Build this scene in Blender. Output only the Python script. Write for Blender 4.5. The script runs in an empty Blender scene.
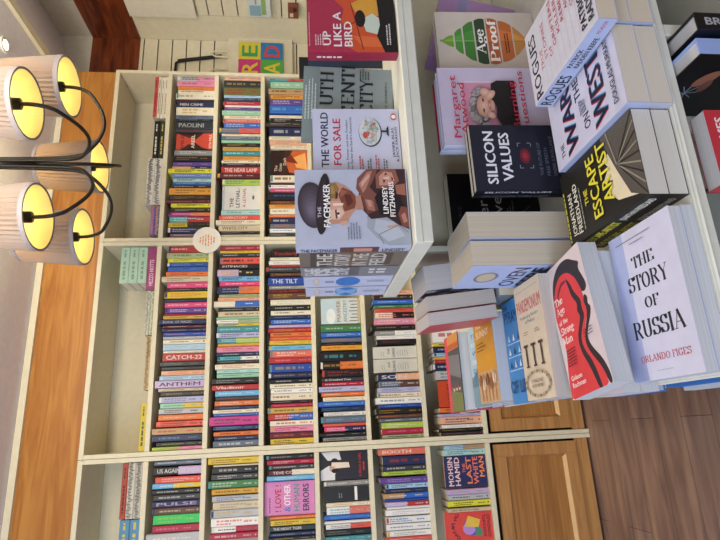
import bpy, math, random
from mathutils import Vector, Matrix
random.seed(7)
SC = bpy.context.scene
COL = SC.collection
R = math.radians

# ------------------------------------------------------------------ camera
F_PX, YAW, PITCH, ROLL = 535.15, 0.29694, 0.11312, -0.01661
fwd = Vector((math.sin(YAW)*math.cos(PITCH), math.cos(YAW)*math.cos(PITCH), -math.sin(PITCH)))
r0 = Vector((math.cos(YAW), -math.sin(YAW), 0)); u0 = r0.cross(fwd)
rt = r0*math.cos(ROLL) + u0*math.sin(ROLL)
up = -r0*math.sin(ROLL) + u0*math.cos(ROLL)
cam_d = bpy.data.cameras.new('camera'); cam = bpy.data.objects.new('camera', cam_d); COL.objects.link(cam)
# the photograph was taken with the phone turned on its side: picture-right is down, picture-up is to the right
cx, cy, cz = -up, rt, -fwd
cam.matrix_world = Matrix(((cx.x, cy.x, cz.x, 0), (cx.y, cy.y, cz.y, 0), (cx.z, cy.z, cz.z, 0), (0, 0, 0, 1)))
cam_d.sensor_fit = 'HORIZONTAL'; cam_d.sensor_width = 36; cam_d.lens = F_PX/720*36
cam_d.clip_start = 0.02
SC.camera = cam

# ------------------------------------------------------------------ world, lights, exposure
SC.view_settings.view_transform = 'Standard'; SC.view_settings.look = 'None'
SC.view_settings.gamma = 1; SC.view_settings.use_curve_mapping = False
SC.view_settings.exposure = 0.12
W = bpy.data.worlds.new('world'); SC.world = W; W.use_nodes = True
W.node_tree.nodes['Background'].inputs[0].default_value = (0.86, 0.90, 1.0, 1)
W.node_tree.nodes['Background'].inputs[1].default_value = 0.55
def area(name, loc, target, size, power, color, sy=None):
    d = bpy.data.lights.new(name, 'AREA'); d.energy = power; d.color = color; d.size = size
    if sy: d.shape = 'RECTANGLE'; d.size_y = sy
    o = bpy.data.objects.new(name, d); COL.objects.link(o); o.location = loc
    o.rotation_euler = (Vector(target)-Vector(loc)).to_track_quat('-Z', 'Y').to_euler(); return o
area('daylight_from_shopfront', (-2.6, -1.2, 0.4), (0.5, 1.2, -0.5), 2.2, 66, (0.66, 0.79, 1.0), 1.8)
area('room_lamps_fill', (-0.5, -0.3, 1.22), (0.6, 1.7, -0.8), 1.4, 30, (1.0, 0.93, 0.82), 1.4)  # broad unseen area standing in for the warm room lamps, not a panel
area('shelf_wash_fill', (0.9, 1.0, 1.22), (1.1, 2.7, 0.0), 1.6, 44, (1.0, 0.87, 0.66), .5)  # unseen fill added to brighten and warm the bookcases

# ------------------------------------------------------------------ materials
MATS = {}
def lin(c):
    c /= 255
    return c/12.92 if c <= .04045 else ((c+.055)/1.055)**2.4
def hx(s, g=1.0):
    s = s.lstrip('#'); return tuple(min(1, lin(int(s[i:i+2], 16))*g) for i in (0, 2, 4)) + (1,)
def base(name):
    m = bpy.data.materials.new(name); m.use_nodes = True
    nt = m.node_tree; return m, nt, nt.nodes['Principled BSDF']
def mat(color, rough=.5, kind='paper', spec=.35):
    k = (color, rough, kind)
    if k in MATS: return MATS[k]
    m, nt, b = base('%s_%s' % (kind, color.lstrip('#')))
    c = hx(color)
    b.inputs['Roughness'].default_value = rough
    b.inputs['Specular IOR Level'].default_value = spec
    n = nt.nodes.new('ShaderNodeTexNoise'); n.inputs['Scale'].default_value = 35; n.inputs['Detail'].default_value = 3
    tc = nt.nodes.new('ShaderNodeTexCoord'); nt.links.new(tc.outputs['Object'], n.inputs['Vector'])
    mx = nt.nodes.new('ShaderNodeMix'); mx.data_type = 'RGBA'
    mx.inputs[6].default_value = tuple(x*.9 for x in c[:3])+(1,); mx.inputs[7].default_value = tuple(min(1, x*1.08) for x in c[:3])+(1,)
    nt.links.new(n.outputs['Fac'], mx.inputs[0]); nt.links.new(mx.outputs[2], b.inputs['Base Color'])
    MATS[k] = m; return m
def page_mat(color='#e6dccb', scale=900, axis=2, dark=.80):
    k = ('page', color, axis, scale)
    if k in MATS: return MATS[k]
    m, nt, b = base('page_edges'); c = hx(color)
    b.inputs['Roughness'].default_value = .9; b.inputs['Specular IOR Level'].default_value = .1
    tc = nt.nodes.new('ShaderNodeTexCoord'); mp = nt.nodes.new('ShaderNodeMapping')
    sc = [1.5, 1.5, 1.5]; sc[axis] = scale
    mp.inputs['Scale'].default_value = sc
    n = nt.nodes.new('ShaderNodeTexNoise'); n.inputs['Scale'].default_value = 1; n.inputs['Detail'].default_value = 2
    nt.links.new(tc.outputs['Object'], mp.inputs[0]); nt.links.new(mp.outputs[0], n.inputs['Vector'])
    cr = nt.nodes.new('ShaderNodeValToRGB'); cr.color_ramp.elements[0].position = .3; cr.color_ramp.elements[1].position = .62
    cr.color_ramp.elements[0].color = tuple(x*dark for x in c[:3])+(1,); cr.color_ramp.elements[1].color = c
    nt.links.new(n.outputs['Fac'], cr.inputs[0]); nt.links.new(cr.outputs[0], b.inputs['Base Color'])
    MATS[k] = m; return m
def wood_mat(name, c1, c2, scale, rough=.35, bands=6., c3=None):
    m, nt, b = base(name)
    tc = nt.nodes.new('ShaderNodeTexCoord'); mp = nt.nodes.new('ShaderNodeMapping'); mp.inputs['Scale'].default_value = scale
    n = nt.nodes.new('ShaderNodeTexNoise'); n.inputs['Scale'].default_value = bands; n.inputs['Detail'].default_value = 6; n.inputs['Distortion'].default_value = 1.2
    nt.links.new(tc.outputs['Object'], mp.inputs[0]); nt.links.new(mp.outputs[0], n.inputs['Vector'])
    cr = nt.nodes.new('ShaderNodeValToRGB'); e = cr.color_ramp.elements
    e[0].position = .34; e[1].position = .66; e[0].color = hx(c1); e[1].color = hx(c2)
    nt.links.new(n.outputs['Fac'], cr.inputs[0]); nt.links.new(cr.outputs[0], b.inputs['Base Color'])
    b.inputs['Roughness'].default_value = rough
    return m
CREAM = mat('#dcd4b8', .45, 'painted_cream')
CREAM2 = mat('#d2cbb2', .6, 'shelf_back')
WHITE_T = mat('#e4decc', .4, 'painted_white')
BLACKM = mat('#14120f', .35, 'black_metal')

# ------------------------------------------------------------------ mesh builder
class MB:
    def __init__(s): s.v = []; s.f = []; s.m = []; s.mats = []
    def mi(s, m):
        if m not in s.mats: s.mats.append(m)
        return s.mats.index(m)
    def add(s, vs, fs, m):
        o = len(s.v); s.v += [tuple(v) for v in vs]; k = s.mi(m)
        for f in fs: s.f.append([o+i for i in f]); s.m.append(k)
    def box(s, a, b, m):
        x0, y0, z0 = a; x1, y1, z1 = b
        x0, x1 = min(x0, x1), max(x0, x1); y0, y1 = min(y0, y1), max(y0, y1); z0, z1 = min(z0, z1), max(z0, z1)
        s.add([(x0,y0,z0),(x1,y0,z0),(x1,y1,z0),(x0,y1,z0),(x0,y0,z1),(x1,y0,z1),(x1,y1,z1),(x0,y1,z1)],
              [(0,3,2,1),(4,5,6,7),(0,1,5,4),(1,2,6,5),(2,3,7,6),(3,0,4,7)], m)
    def lathe(s, prof, n, m, close=False):
        vs = []; k = len(prof)
        for i in range(n):
            a = 2*math.pi*i/n; vs += [(r*math.cos(a), r*math.sin(a), z) for r, z in prof]
        fs = []
        for i in range(n):
            j = (i+1) % n
            for q in range(k-1): fs.append((i*k+q, j*k+q, j*k+q+1, i*k+q+1))
        s.add(vs, fs, m)
    def tube(s, pts, r, m, n=10):
        P = [Vector(p) for p in pts]; vs = []; prev = None
        for i, p in enumerate(P):
            t = (P[min(i+1, len(P)-1)]-P[max(i-1, 0)]).normalized()
            a = t.orthogonal().normalized() if prev is None else (prev-t*prev.dot(t)).normalized()
            prev = a; b = t.cross(a)
            for k in range(n):
                q = 2*math.pi*k/n; vs.append(p+a*math.cos(q)*r+b*math.sin(q)*r)
        fs = [(i*n+k, i*n+(k+1) % n, (i+1)*n+(k+1) % n, (i+1)*n+k) for i in range(len(P)-1) for k in range(n)]
        fs += [tuple(range(n))[::-1], tuple((len(P)-1)*n+k for k in range(n))]
        s.add(vs, fs, m)
    def build(s, name, parent=None, smooth=False, M=None):
        me = bpy.data.meshes.new(name); me.from_pydata(s.v, [], s.f)
        for m in s.mats: me.materials.append(m)
        me.polygons.foreach_set('material_index', s.m)
        if smooth: me.polygons.foreach_set('use_smooth', [True]*len(s.f))
        me.update()
        o = bpy.data.objects.new(name, me); COL.objects.link(o)
        if parent: o.parent = parent
        if M is not None: o.matrix_world = M
        return o
def bevel(o, w=.0015, seg=1):
    b = o.modifiers.new('bevel', 'BEVEL'); b.width = w; b.segments = seg; b.limit_method = 'ANGLE'; return o
def empty(name, M=None):
    o = bpy.data.objects.new(name, None); o.empty_display_size = .03; COL.objects.link(o)
    if M is not None: o.matrix_world = M
    return o
def tag(o, label, cat, group=None):
    o['label'] = label; o['category'] = cat
    if group: o['group'] = group
    return o
def struct(o): o['kind'] = 'structure'; return o
def frame(origin, xd, yd):
    x = Vector(xd).normalized(); y = Vector(yd); y = (y-x*y.dot(x)).normalized(); z = x.cross(y); o = Vector(origin)
    return Matrix(((x.x, y.x, z.x, o.x), (x.y, y.y, z.y, o.y), (x.z, y.z, z.z, o.z), (0, 0, 0, 1)))

# ------------------------------------------------------------------ lettering
_TX = {}
def sans(s, bold=.0):
    """triangles of a word, cap height 1, baseline 0, left 0 -> (verts2d, faces, width)"""
    k = (s, bold)
    if k in _TX: return _TX[k]
    c = bpy.data.curves.new('t', 'FONT'); c.body = s; c.size = 1; c.resolution_u = 2
    o = bpy.data.objects.new('t', c); COL.objects.link(o)
    dg = bpy.context.evaluated_depsgraph_get(); me = o.evaluated_get(dg).to_mesh()
    v0 = [(v.co.x/.70, v.co.y/.70) for v in me.vertices]; f0 = [tuple(p.vertices) for p in me.polygons]
    o.evaluated_get(dg).to_mesh_clear()
    bpy.data.objects.remove(o); bpy.data.curves.remove(c)
    vs, fs = [], []
    for q, (dx, dy) in enumerate(((0, 0),) if bold <= 0 else ((-bold, 0), (bold, 0), (0, bold*.5), (0, -bold*.5))):
        n = len(vs); vs += [(x+dx, y+dy, q*.000012) for x, y in v0]; fs += [tuple(i+n for i in f) for f in f0]
    if vs:
        x0 = min(v[0] for v in vs); vs = [(v[0]-x0, v[1], v[2]) for v in vs]; w = max(v[0] for v in vs)
    else: w = .3
    _TX[k] = (vs, fs, w); return _TX[k]
def arc(cx, cy, rx, ry, a0, a1, n=10):
    return [(cx+rx*math.cos(R(a0+(a1-a0)*i/n)), cy+ry*math.sin(R(a0+(a1-a0)*i/n))) for i in range(n+1)]
L_ = lambda *p: list(p)
# broad-nib roman letters: (advance, strokes, serifs(x, y, halfwidth))
G = {
 'T': (.8, [L_((.4,0),(.4,1)), L_((.05,.97),(.75,.97)), L_((.05,.97),(.05,.78)), L_((.75,.97),(.75,.78))], [(.4,0,.18)]),
 'H': (.95, [L_((.2,0),(.2,1)), L_((.75,0),(.75,1)), L_((.2,.5),(.75,.5))], [(.2,0,.17),(.2,1,.17),(.75,0,.17),(.75,1,.17)]),
 'E': (.8, [L_((.2,0),(.2,1)), L_((.05,.97),(.68,.97)), L_((.05,.03),(.72,.03)), L_((.2,.52),(.55,.52)), L_((.68,.97),(.68,.78)), L_((.72,.03),(.72,.25))], []),
 'F': (.75, [L_((.2,0),(.2,1)), L_((.05,.97),(.68,.97)), L_((.2,.5),(.55,.5)), L_((.68,.97),(.68,.75))], [(.2,0,.18)]),
 'I': (.42, [L_((.21,0),(.21,1))], [(.21,0,.17),(.21,1,.17)]),
 'L': (.75, [L_((.2,0),(.2,1)), L_((.05,.03),(.7,.03)), L_((.7,.03),(.7,.25))], [(.2,1,.17)]),
 'N': (.98, [L_((.2,0),(.2,1)), L_((.2,1),(.78,0)), L_((.78,0),(.78,1))], [(.2,0,.15),(.15,1,.14),(.78,1,.15)]),
 'U': (.95, [L_((.2,1),(.2,.3))+arc(.475,.3,.275,.28,180,360)+[(.75,.3),(.75,1)]], [(.2,1,.17),(.75,1,.15)]),
 'Y': (.9, [L_((.12,1),(.45,.48)), L_((.78,1),(.45,.48)), L_((.45,.5),(.45,0))], [(.14,1,.15),(.76,1,.15),(.45,0,.17)]),
 'A': (.95, [L_((.12,0),(.45,1)), L_((.45,1),(.8,0)), L_((.24,.36),(.68,.36))], [(.12,0,.14),(.8,0,.16)]),
 'O': (.95, [arc(.47,.5,.34,.48,0,360,24)], []),
 'C': (.88, [arc(.47,.5,.34,.48,40,320,20), L_((.74,.97),(.74,.72))], []),
 'G': (.95, [arc(.47,.5,.34,.48,40,330,20), L_((.76,.42),(.76,.1)), L_((.74,.97),(.74,.72))], [(.74,.42,.15)]),
 'S': (.75, [arc(.38,.74,.24,.23,30,270,12)+arc(.38,.27,.27,.24,90,-150,12), L_((.63,.95),(.63,.75)), L_((.09,.05),(.09,.28))], []),
 'R': (.92, [L_((.2,0),(.2,1)), L_((.2,.97),(.45,.97))+arc(.45,.74,.24,.23,90,-90,10)+L_((.45,.5),(.2,.5)), L_((.45,.5),(.78,.02))], [(.2,0,.17),(.12,1,.1),(.82,0,.1)]),
 'P': (.85, [L_((.2,0),(.2,1)), L_((.2,.97),(.45,.97))+arc(.45,.72,.26,.25,90,-90,10)+L_((.45,.46),(.2,.46))], [(.2,0,.18),(.12,1,.1)]),
 'D': (.95, [L_((.2,0),(.2,1)), L_((.05,.97),(.42,.97))+arc(.42,.5,.36,.47,90,-90,14)+L_((.42,.03),(.05,.03))], []),
 'M': (1.1, [L_((.18,0),(.18,1)), L_((.18,1),(.54,.1)), L_((.54,.1),(.9,1)), L_((.9,1),(.9,0))], [(.18,0,.13),(.13,1,.12),(.9,0,.15),(.95,1,.12)]),
 'a': (.62, [arc(.27,.44,.18,.2,150,20,8)+L_((.44,.4),(.44,.05),(.56,.02)), arc(.26,.17,.18,.16,70,330,12)], []),
 'e': (.62, [arc(.3,.32,.23,.32,-30,-350,18), L_((.08,.36),(.52,.36))], []),
 'g': (.62, [arc(.28,.42,.19,.2,0,360,16), arc(.29,-.14,.23,.14,0,360,16), L_((.42,.56),(.58,.62))], []),
 'h': (.7, [L_((.16,0),(.16,1)), L_((.16,.4))+arc(.37,.4,.18,.23,150,0,8)+L_((.55,0))], [(.16,0,.12),(.1,1,.08),(.55,0,.12)]),
 'n': (.7, [L_((.16,0),(.16,.64)), L_((.16,.4))+arc(.37,.4,.18,.23,150,0,8)+L_((.55,0))], [(.16,0,.12),(.1,.64,.08),(.55,0,.12)]),
 'o': (.62, [arc(.3,.32,.22,.32,0,360,18)], []),
 'r': (.52, [L_((.16,0),(.16,.64)), arc(.34,.4,.17,.22,160,50,6)], [(.16,0,.12),(.1,.64,.08)]),
 'f': (.42, [L_((.17,0),(.17,.8))+arc(.34,.8,.17,.18,180,50,6), L_((.04,.62),(.36,.62))], [(.17,0,.12)]),
 't': (.42, [L_((.17,.9),(.17,.12))+arc(.29,.12,.12,.1,180,300,5), L_((.04,.64),(.36,.64))], []),
 'i': (.32, [L_((.16,0),(.16,.62)), L_((.16,.8),(.16,.92))], [(.16,0,.12),(.1,.62,.08)]),
 'd': (.68, [arc(.27,.32,.2,.32,0,360,16), L_((.48,0),(.48,1))], [(.42,1,.08),(.54,0,.08)]),
 'w': (.85, [L_((.06,.64),(.24,0)), L_((.24,0),(.42,.64)), L_((.42,.64),(.6,0)), L_((.6,0),(.78,.64))], [(.08,.64,.1),(.76,.64,.1)]),
 'm': (1.0, [L_((.16,0),(.16,.64)), L_((.16,.4))+arc(.34,.4,.16,.23,150,0,8)+L_((.5,0)), L_((.5,.4))+arc(.68,.4,.16,.23,150,0,8)+L_((.84,0))], [(.16,0,.1),(.5,0,.1),(.84,0,.1)]),
 'G_': (.9, [], []), ' ': (.4, [], []), '.': (.25, [L_((.1,0),(.1,.12))], []), '-': (.4, [L_((.05,.35),(.35,.35))], []),
}
def serif(s, thick=.2, thin=.06, slab=.06):
    k = ('serif', s, thick, thin, slab)
    if k in _TX: return _TX[k]
    vs, fs, x = [], [], 0
    def quad(a, b, c, d):
        n = len(vs); e = (len(fs) % 12)*.000004; vs.extend([(p[0], p[1], e) for p in (a, b, c, d)]); fs.append((n, n+1, n+2, n+3))
    for ch in s:
        adv, st, se = G.get(ch, G[' '])
        for p in st:
            for (ax, ay), (bx, by) in zip(p, p[1:]):
                dx, dy = bx-ax, by-ay; l = math.hypot(dx, dy)
                if l < 1e-6: continue
                w = (thin+(thick-thin)*abs(dy/l)**1.5)/2
                if adv and len(p) == 2 and dx*dy > 0 and abs(dx) > .15: w = thin*.7
                nx, ny = -dy/l*w, dx/l*w; ex, ey = dx/l*w*.3, dy/l*w*.3
                quad((x+ax+nx-ex, ay+ny-ey), (x+ax-nx-ex, ay-ny-ey), (x+bx-nx+ex, by-ny+ey), (x+bx+nx+ex, by+ny+ey))
        for sx, sy, hw in se:
            y0, y1 = (sy, sy+slab) if sy < .05 else (sy-slab, sy)
            quad((x+sx-hw, y0), (x+sx+hw, y0), (x+sx+hw, y1), (x+sx-hw, y1))
        x += adv
    _TX[k] = (vs, fs, x); return _TX[k]

class Canvas:
    """flat artwork printed on a surface: x to the right, y down, metres"""
    def __init__(s, mb, origin, ud, vd, w, h, mirror=False, rough=.4):
        s.mb = mb; s.o = Vector(origin); s.u = Vector(ud); s.v = Vector(vd); s.w = w; s.h = h
        s.n = s.v.cross(s.u); s.k = 0; s.rough = rough
        if mirror: s.n = -s.n
    def _put(s, pts, fs, color, lift=None):
        s.k += 1; e = .00005*s.k if lift is None else lift
        s.mb.add([s.o+s.u*p[0]+s.v*p[1]+s.n*(e+.00006+(p[2] if len(p) > 2 else 0)) for p in pts], fs, mat(color, s.rough))
    def poly(s, pts, color):
        pts = [(min(max(x, 0), s.w), min(max(y, 0), s.h)) for x, y in pts]; s._put(pts, [tuple(range(len(pts)))[::-1]], color)
    def rect(s, x, y, w, h, color): s.poly([(x, y), (x+w, y), (x+w, y+h), (x, y+h)], color)
    def ell(s, cx, cy, rx, ry, color, n=28, rot=0):
        c, q = math.cos(R(rot)), math.sin(R(rot))
        s.poly([(cx+rx*math.cos(a)*c-ry*math.sin(a)*q, cy+rx*math.cos(a)*q+ry*math.sin(a)*c) for a in [2*math.pi*i/n for i in range(n)]], color)
    def soft(s, cx, cy, rx, ry, edge, core, n=5, rot=0, dx=0, dy=0):
        e, k = edge.lstrip('#'), core.lstrip('#')
        for i in range(n):
            f = i/(n-1); col = '#'+''.join('%02x' % int(int(e[j:j+2], 16)*(1-f)+int(k[j:j+2], 16)*f) for j in (0, 2, 4))
            s.ell(cx+dx*f, cy+dy*f, rx*(1-.8*f), ry*(1-.8*f), col, 22, rot)
    def line(s, pts, w, color):
        s.k += 1
        for (ax, ay), (bx, by) in zip(pts, pts[1:]):
            l = math.hypot(bx-ax, by-ay) or 1; nx, ny = -(by-ay)/l*w/2, (bx-ax)/l*w/2
            s._put([(ax+nx, ay+ny), (ax-nx, ay-ny), (bx-nx, by-ny), (bx+nx, by+ny)], [(0, 1, 2, 3)], color, .00005*s.k)
    def text(s, t, x, y, h, color, w=None, bold=.02, anchor='l', rot=0, font=None, **kw):
        """baseline-left at (x, y), cap height h, squeezed to width w"""
        vs, fs, tw = serif(t, **kw) if font == 'serif' else sans(t, bold)
        sx = h if w is None else w/max(tw, .01)
        W_ = tw*sx
        if anchor == 'c': x -= W_/2
        if anchor == 'r': x -= W_
        c, q = math.cos(R(rot)), math.sin(R(rot))
        s._put([(x+v[0]*sx*c+v[1]*h*q, y+v[0]*sx*q-v[1]*h*c, v[2] if len(v) > 2 else 0) for v in vs], fs, color)
    def scribble(s, x, y, w, h, color, rnd=None):
        """too small to read in the photograph: a run of word-like dashes"""
        rnd = rnd or random; s.k += 1; p = x
        while p < x+w-h*.4:
            l = min(rnd.uniform(.9, 3.2)*h, x+w-p)
            s._put([(p, y-h), (p+l, y-h), (p+l, y), (p, y)], [(3, 2, 1, 0)], color, .00005*s.k); p += l+h*.55

# ------------------------------------------------------------------ sight lines (measurements taken from the photograph)
def ray(x, y): return fwd + rt*((540-y)-270)/F_PX - up*(x-360)/F_PX
def on(x, y, ax, val): d = ray(x, y); return d*(val/d[ax])

# ------------------------------------------------------------------ the room
FLOOR_Z, CEIL_Z, BACK_Y, RIGHT_X = -1.395, 1.25, 2.9, 2.41
BC_Y, BC_TOP = 2.6, 0.978
def floor_mat():
    m, nt, b = base('vinyl_plank_floor')
    tc = nt.nodes.new('ShaderNodeTexCoord')
    br = nt.nodes.new('ShaderNodeTexBrick'); br.offset = .37; br.inputs['Scale'].default_value = 1
    br.inputs['Brick Width'].default_value = 1.2; br.inputs['Row Height'].default_value = .16
    br.inputs['Mortar Size'].default_value = .0012; br.inputs['Bias'].default_value = 0
    br.inputs['Color1'].default_value = hx('#a48673'); br.inputs['Color2'].default_value = hx('#ae9282'); br.inputs['Mortar'].default_value = hx('#5a483e')
    nt.links.new(tc.outputs['Object'], br.inputs['Vector'])
    mp = nt.nodes.new('ShaderNodeMapping'); mp.inputs['Scale'].default_value = (1.1, 7.5, 1); nt.links.new(tc.outputs['Object'], mp.inputs[0])
    n = nt.nodes.new('ShaderNodeTexNoise'); n.inputs['Scale'].default_value = 2.2; n.inputs['Detail'].default_value = 7; n.inputs['Distortion'].default_value = .6
    nt.links.new(mp.outputs[0], n.inputs['Vector'])
    cr = nt.nodes.new('ShaderNodeValToRGB'); cr.color_ramp.elements[0].position = .3; cr.color_ramp.elements[1].position = .7
    cr.color_ramp.elements[0].color = (.36, .33, .40, 1); cr.color_ramp.elements[1].color = (1, .96, .9, 1)
    nt.links.new(n.outputs['Fac'], cr.inputs[0])
    mx = nt.nodes.new('ShaderNodeMix'); mx.data_type = 'RGBA'; mx.blend_type = 'MULTIPLY'; mx.inputs[0].default_value = 1
    nt.links.new(br.outputs['Color'], mx.inputs[6]); nt.links.new(cr.outputs[0], mx.inputs[7]); nt.links.new(mx.outputs[2], b.inputs['Base Color'])
    b.inputs['Roughness'].default_value = .34; return m
OAK = wood_mat('oak_door', '#90602f', '#b07c42', (1.3, 30, 34), .42, 1.6)
OAKV = wood_mat('oak_frame', '#a07040', '#bd8c54', (1.6, 24, 24), .42, 1.6)
FASCIA_M = wood_mat('honey_wood_fascia', '#a3672f', '#bc8440', (1.2, 14, 14), .3, 2.2)
BEAM_M = wood_mat('dark_wood_beam', '#4a1f10', '#84401f', (9, 1.6, 9), .35, 2.2)
CEIL_M = mat('#e2e1ec', .8, 'ceiling_paint'); WALL_M = mat('#dad4c4', .8, 'wall_paint'); SLAT_M = mat('#e2dac0', .55, 'slat_panel')
DARK = mat('#26231f', .8, 'gap')
b = MB(); b.box((-4, -3, FLOOR_Z-.05), (2.6, 3.1, FLOOR_Z), floor_mat()); struct(b.build('floor'))
b = MB(); b.box((-4, -3, CEIL_Z), (1.885, 3.1, CEIL_Z+.05), CEIL_M)
b.add([(1.885,-3,CEIL_Z),(1.885,3.1,CEIL_Z),(2.45,3.1,1.445),(2.45,-3,1.445),(1.885,-3,CEIL_Z+.05),(1.885,3.1,CEIL_Z+.05),(2.45,3.1,1.495),(2.45,-3,1.495)],
      [(0,1,2,3),(4,7,6,5),(0,4,5,1),(2,6,7,3),(0,3,7,4),(1,5,6,2)], CEIL_M); struct(b.build('ceiling'))
b = MB(); b.box((1.86, -3, CEIL_Z-.022), (1.90, 2.6, CEIL_Z-.001), CREAM); struct(b.build('trim_1'))
b = MB(); b.box((-4, BACK_Y, FLOOR_Z), (2.46, BACK_Y+.1, 1.5), WALL_M); struct(b.build('wall_back'))
b = MB(); b.box((RIGHT_X+.02, -3, FLOOR_Z), (RIGHT_X+.1, BACK_Y, 1.5), WALL_M); struct(b.build('wall_right'))
# timber band running round the corner of the wall
b = MB(); b.box((1.96, BACK_Y-.03, .955), (RIGHT_X-.012, BACK_Y-.001, 1.235), wood_mat('dark_wood_beam_end', '#4a1f10', '#84401f', (1.6, 9, 9), .35, 2.2)); b.box((RIGHT_X-.012, -3, .955), (RIGHT_X+.019, BACK_Y-.001, 1.235), BEAM_M)
struct(b.build('trim_2'))
# wooden fascia above the bookcases with its pale cover strip
b = MB(); b.box((-1.4, BC_Y+.005, BC_TOP+.002), (1.952, BC_Y+.05, CEIL_Z-.001), FASCIA_M); b.box((1.93, BC_Y+.05, BC_TOP+.002), (1.952, BACK_Y-.001, CEIL_Z-.001), FASCIA_M)
struct(b.build('trim_3'))
b = MB(); b.box((-1.4, BC_Y-.012, CEIL_Z-.03), (1.952, BC_Y+.004, CEIL_Z-.001), CREAM); struct(b.build('trim_4'))
def slats(name, a, c, axis, z0, z1, pitch=.0853, off=0):
    b = MB(); z = z0+off
    def put(p, q, za, zb, m, th=0):
        if axis == 'x': b.box((p, a[1]-th, za), (q, a[1]+.004, zb), m)
        else: b.box((a[0]-th, p, za), (a[0]+.004, q, zb), m)
    p0, p1 = (a[0], c[0]) if axis == 'x' else (a[1], c[1])
    put(p0, p1, z0, z1, DARK, .002)
    zz = z0
    while zz < z1: put(p0, p1, zz, min(zz+pitch-.007, z1), SLAT_M, .016); zz += pitch
    return b.build(name)
o = slats('slatwall_panel', (1.97, BACK_Y-.006), (RIGHT_X-.001, 0), 'x', -.6, .954); tag(o, 'cream slatted display panel in the corner right of the bookcases, behind the tote bag', 'wall panel')
o = slats('slatwall_panel', (RIGHT_X+.012, 1.2), (0, 2.66), 'y', -.6, .57); tag(o, 'cream slatted display panel at the very top edge of the photo', 'wall panel')
b = MB(); b.box((RIGHT_X-.002, 2.665, -1.39), (RIGHT_X+.018, BACK_Y-.024, .954), SLAT_M); struct(b.build('trim_5'))
b = MB(); b.box((RIGHT_X-.03, 1.2, .575), (RIGHT_X+.018, 2.66, .953), WHITE_T); struct(b.build('trim_6'))
# recessed ceiling spot
r = empty('recessed_spotlight', Matrix.Translation((1.675, 2.067, CEIL_Z-.004))); tag(r, 'small round glowing spotlight set in the grey ceiling at the upper left corner', 'ceiling light')
b = MB(); b.lathe([(.022, 0), (.022, -.004), (.034, -.004), (.034, .003)], 24, WHITE_T); b.build('rim', r)
gm, nt, bs = base('spot_glow'); bs.inputs['Emission Color'].default_value = (1, .95, .85, 1); bs.inputs['Emission Strength'].default_value = 14
b = MB(); b.lathe([(.0001, -.002), (.0215, -.002)], 24, gm); b.build('lens', r)
sp = bpy.data.lights.new('spot_lamp', 'SPOT'); sp.energy = 12; sp.spot_size = R(80); sp.color = (1, .93, .82); sp.shadow_soft_size = .02
so = bpy.data.objects.new('spot_lamp', sp); COL.objects.link(so); so.location = (1.675, 2.067, CEIL_Z-.02)

# ------------------------------------------------------------------ bookcases
BZ = [.70, .449, .197, -.054, -.302, -.575, -.866]
XD = [1.968, .962, -.055, -1.072]
def bookcase(k, label):
    x1, x0 = XD[k], XD[k+1]; g = .0008
    rt_ = empty('bookcase', Matrix.Translation(((x0+x1)/2, BC_Y, FLOOR_Z+.001))); tag(rt_, label, 'bookcase', None)
    def part(name, fn, par=None):
        q = MB(); fn(q); o = q.build(name, par or rt_); o.matrix_parent_inverse = Matrix.Identity(4)
        o.location = (-(x0+x1)/2, -BC_Y, -FLOOR_Z-.001) if par is None else (0, 0, 0); return bevel(o, .0012)
    for s in (0, 1):
        a = x0+g if s == 0 else x1-.02
        part('side_panel', lambda q: q.box((a, BC_Y, FLOOR_Z+.001), (a+.02-g, BC_Y+.285, BC_TOP-.0225), CREAM))
    part('top_panel', lambda q: q.box((x0+g, BC_Y, BC_TOP-.022), (x1-g, BC_Y+.285, BC_TOP), CREAM))
    part('back_panel', lambda q: q.box((x0+g, BC_Y+.286, FLOOR_Z+.001), (x1-g, BC_Y+.293, BC_TOP), CREAM2))
    for i, z in enumerate(BZ):
        part('shelf', lambda q: q.box((x0+.0205, BC_Y+.002, z-.022), (x1-.0205, BC_Y+.2855, z), CREAM))
    # oak cupboard front below
    a, c = x0+.030, x1-.030; z0, z1 = -1.312, -.905; yf = BC_Y-.004
    def fr(q):
        s = .055
        for bx in [((a, yf, z0), (a+s, yf+.02, z1)), ((c-s, yf, z0), (c, yf+.02, z1)), ((a+s, yf, z0), (c-s, yf+.02, z0+s)), ((a+s, yf, z1-s), (c-s, yf+.02, z1))]: q.box(*bx, OAKV)
    d = part('door', fr)
    def pan(q):
        s = .055; e = .016; yb = yf+.013
        q.box((a+s, yb, z0+s), (c-s, yf+.019, z1-s), OAK)
        # chamfered lip round the panel, its lower edge coloured paler for caught light
        q.add([(a+s, yf+.001, z0+s), (c-s, yf+.001, z0+s), (c-s-e, yb-.001, z0+s+e), (a+s+e, yb-.001, z0+s+e)], [(0, 1, 2, 3)], mat('#d9b077', .4, 'oak_lip_lit'))
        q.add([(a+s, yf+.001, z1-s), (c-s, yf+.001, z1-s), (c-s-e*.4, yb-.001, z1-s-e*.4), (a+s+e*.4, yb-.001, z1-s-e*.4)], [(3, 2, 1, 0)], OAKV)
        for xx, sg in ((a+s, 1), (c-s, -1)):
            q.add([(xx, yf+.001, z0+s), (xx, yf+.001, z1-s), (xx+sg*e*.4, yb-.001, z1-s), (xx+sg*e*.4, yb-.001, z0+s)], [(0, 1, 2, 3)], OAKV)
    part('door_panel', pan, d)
    part('plinth', lambda q: q.box((x0+.021, BC_Y+.006, -1.378), (x1-.021, BC_Y+.024, z0-.004), OAKV))
    part('recess_shade', lambda q: q.box((x0+.021, BC_Y+.06, FLOOR_Z+.002), (x1-.021, BC_Y+.075, -.889), DARK))  # dark sheet standing for the shade behind the door and under the plinth
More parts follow.
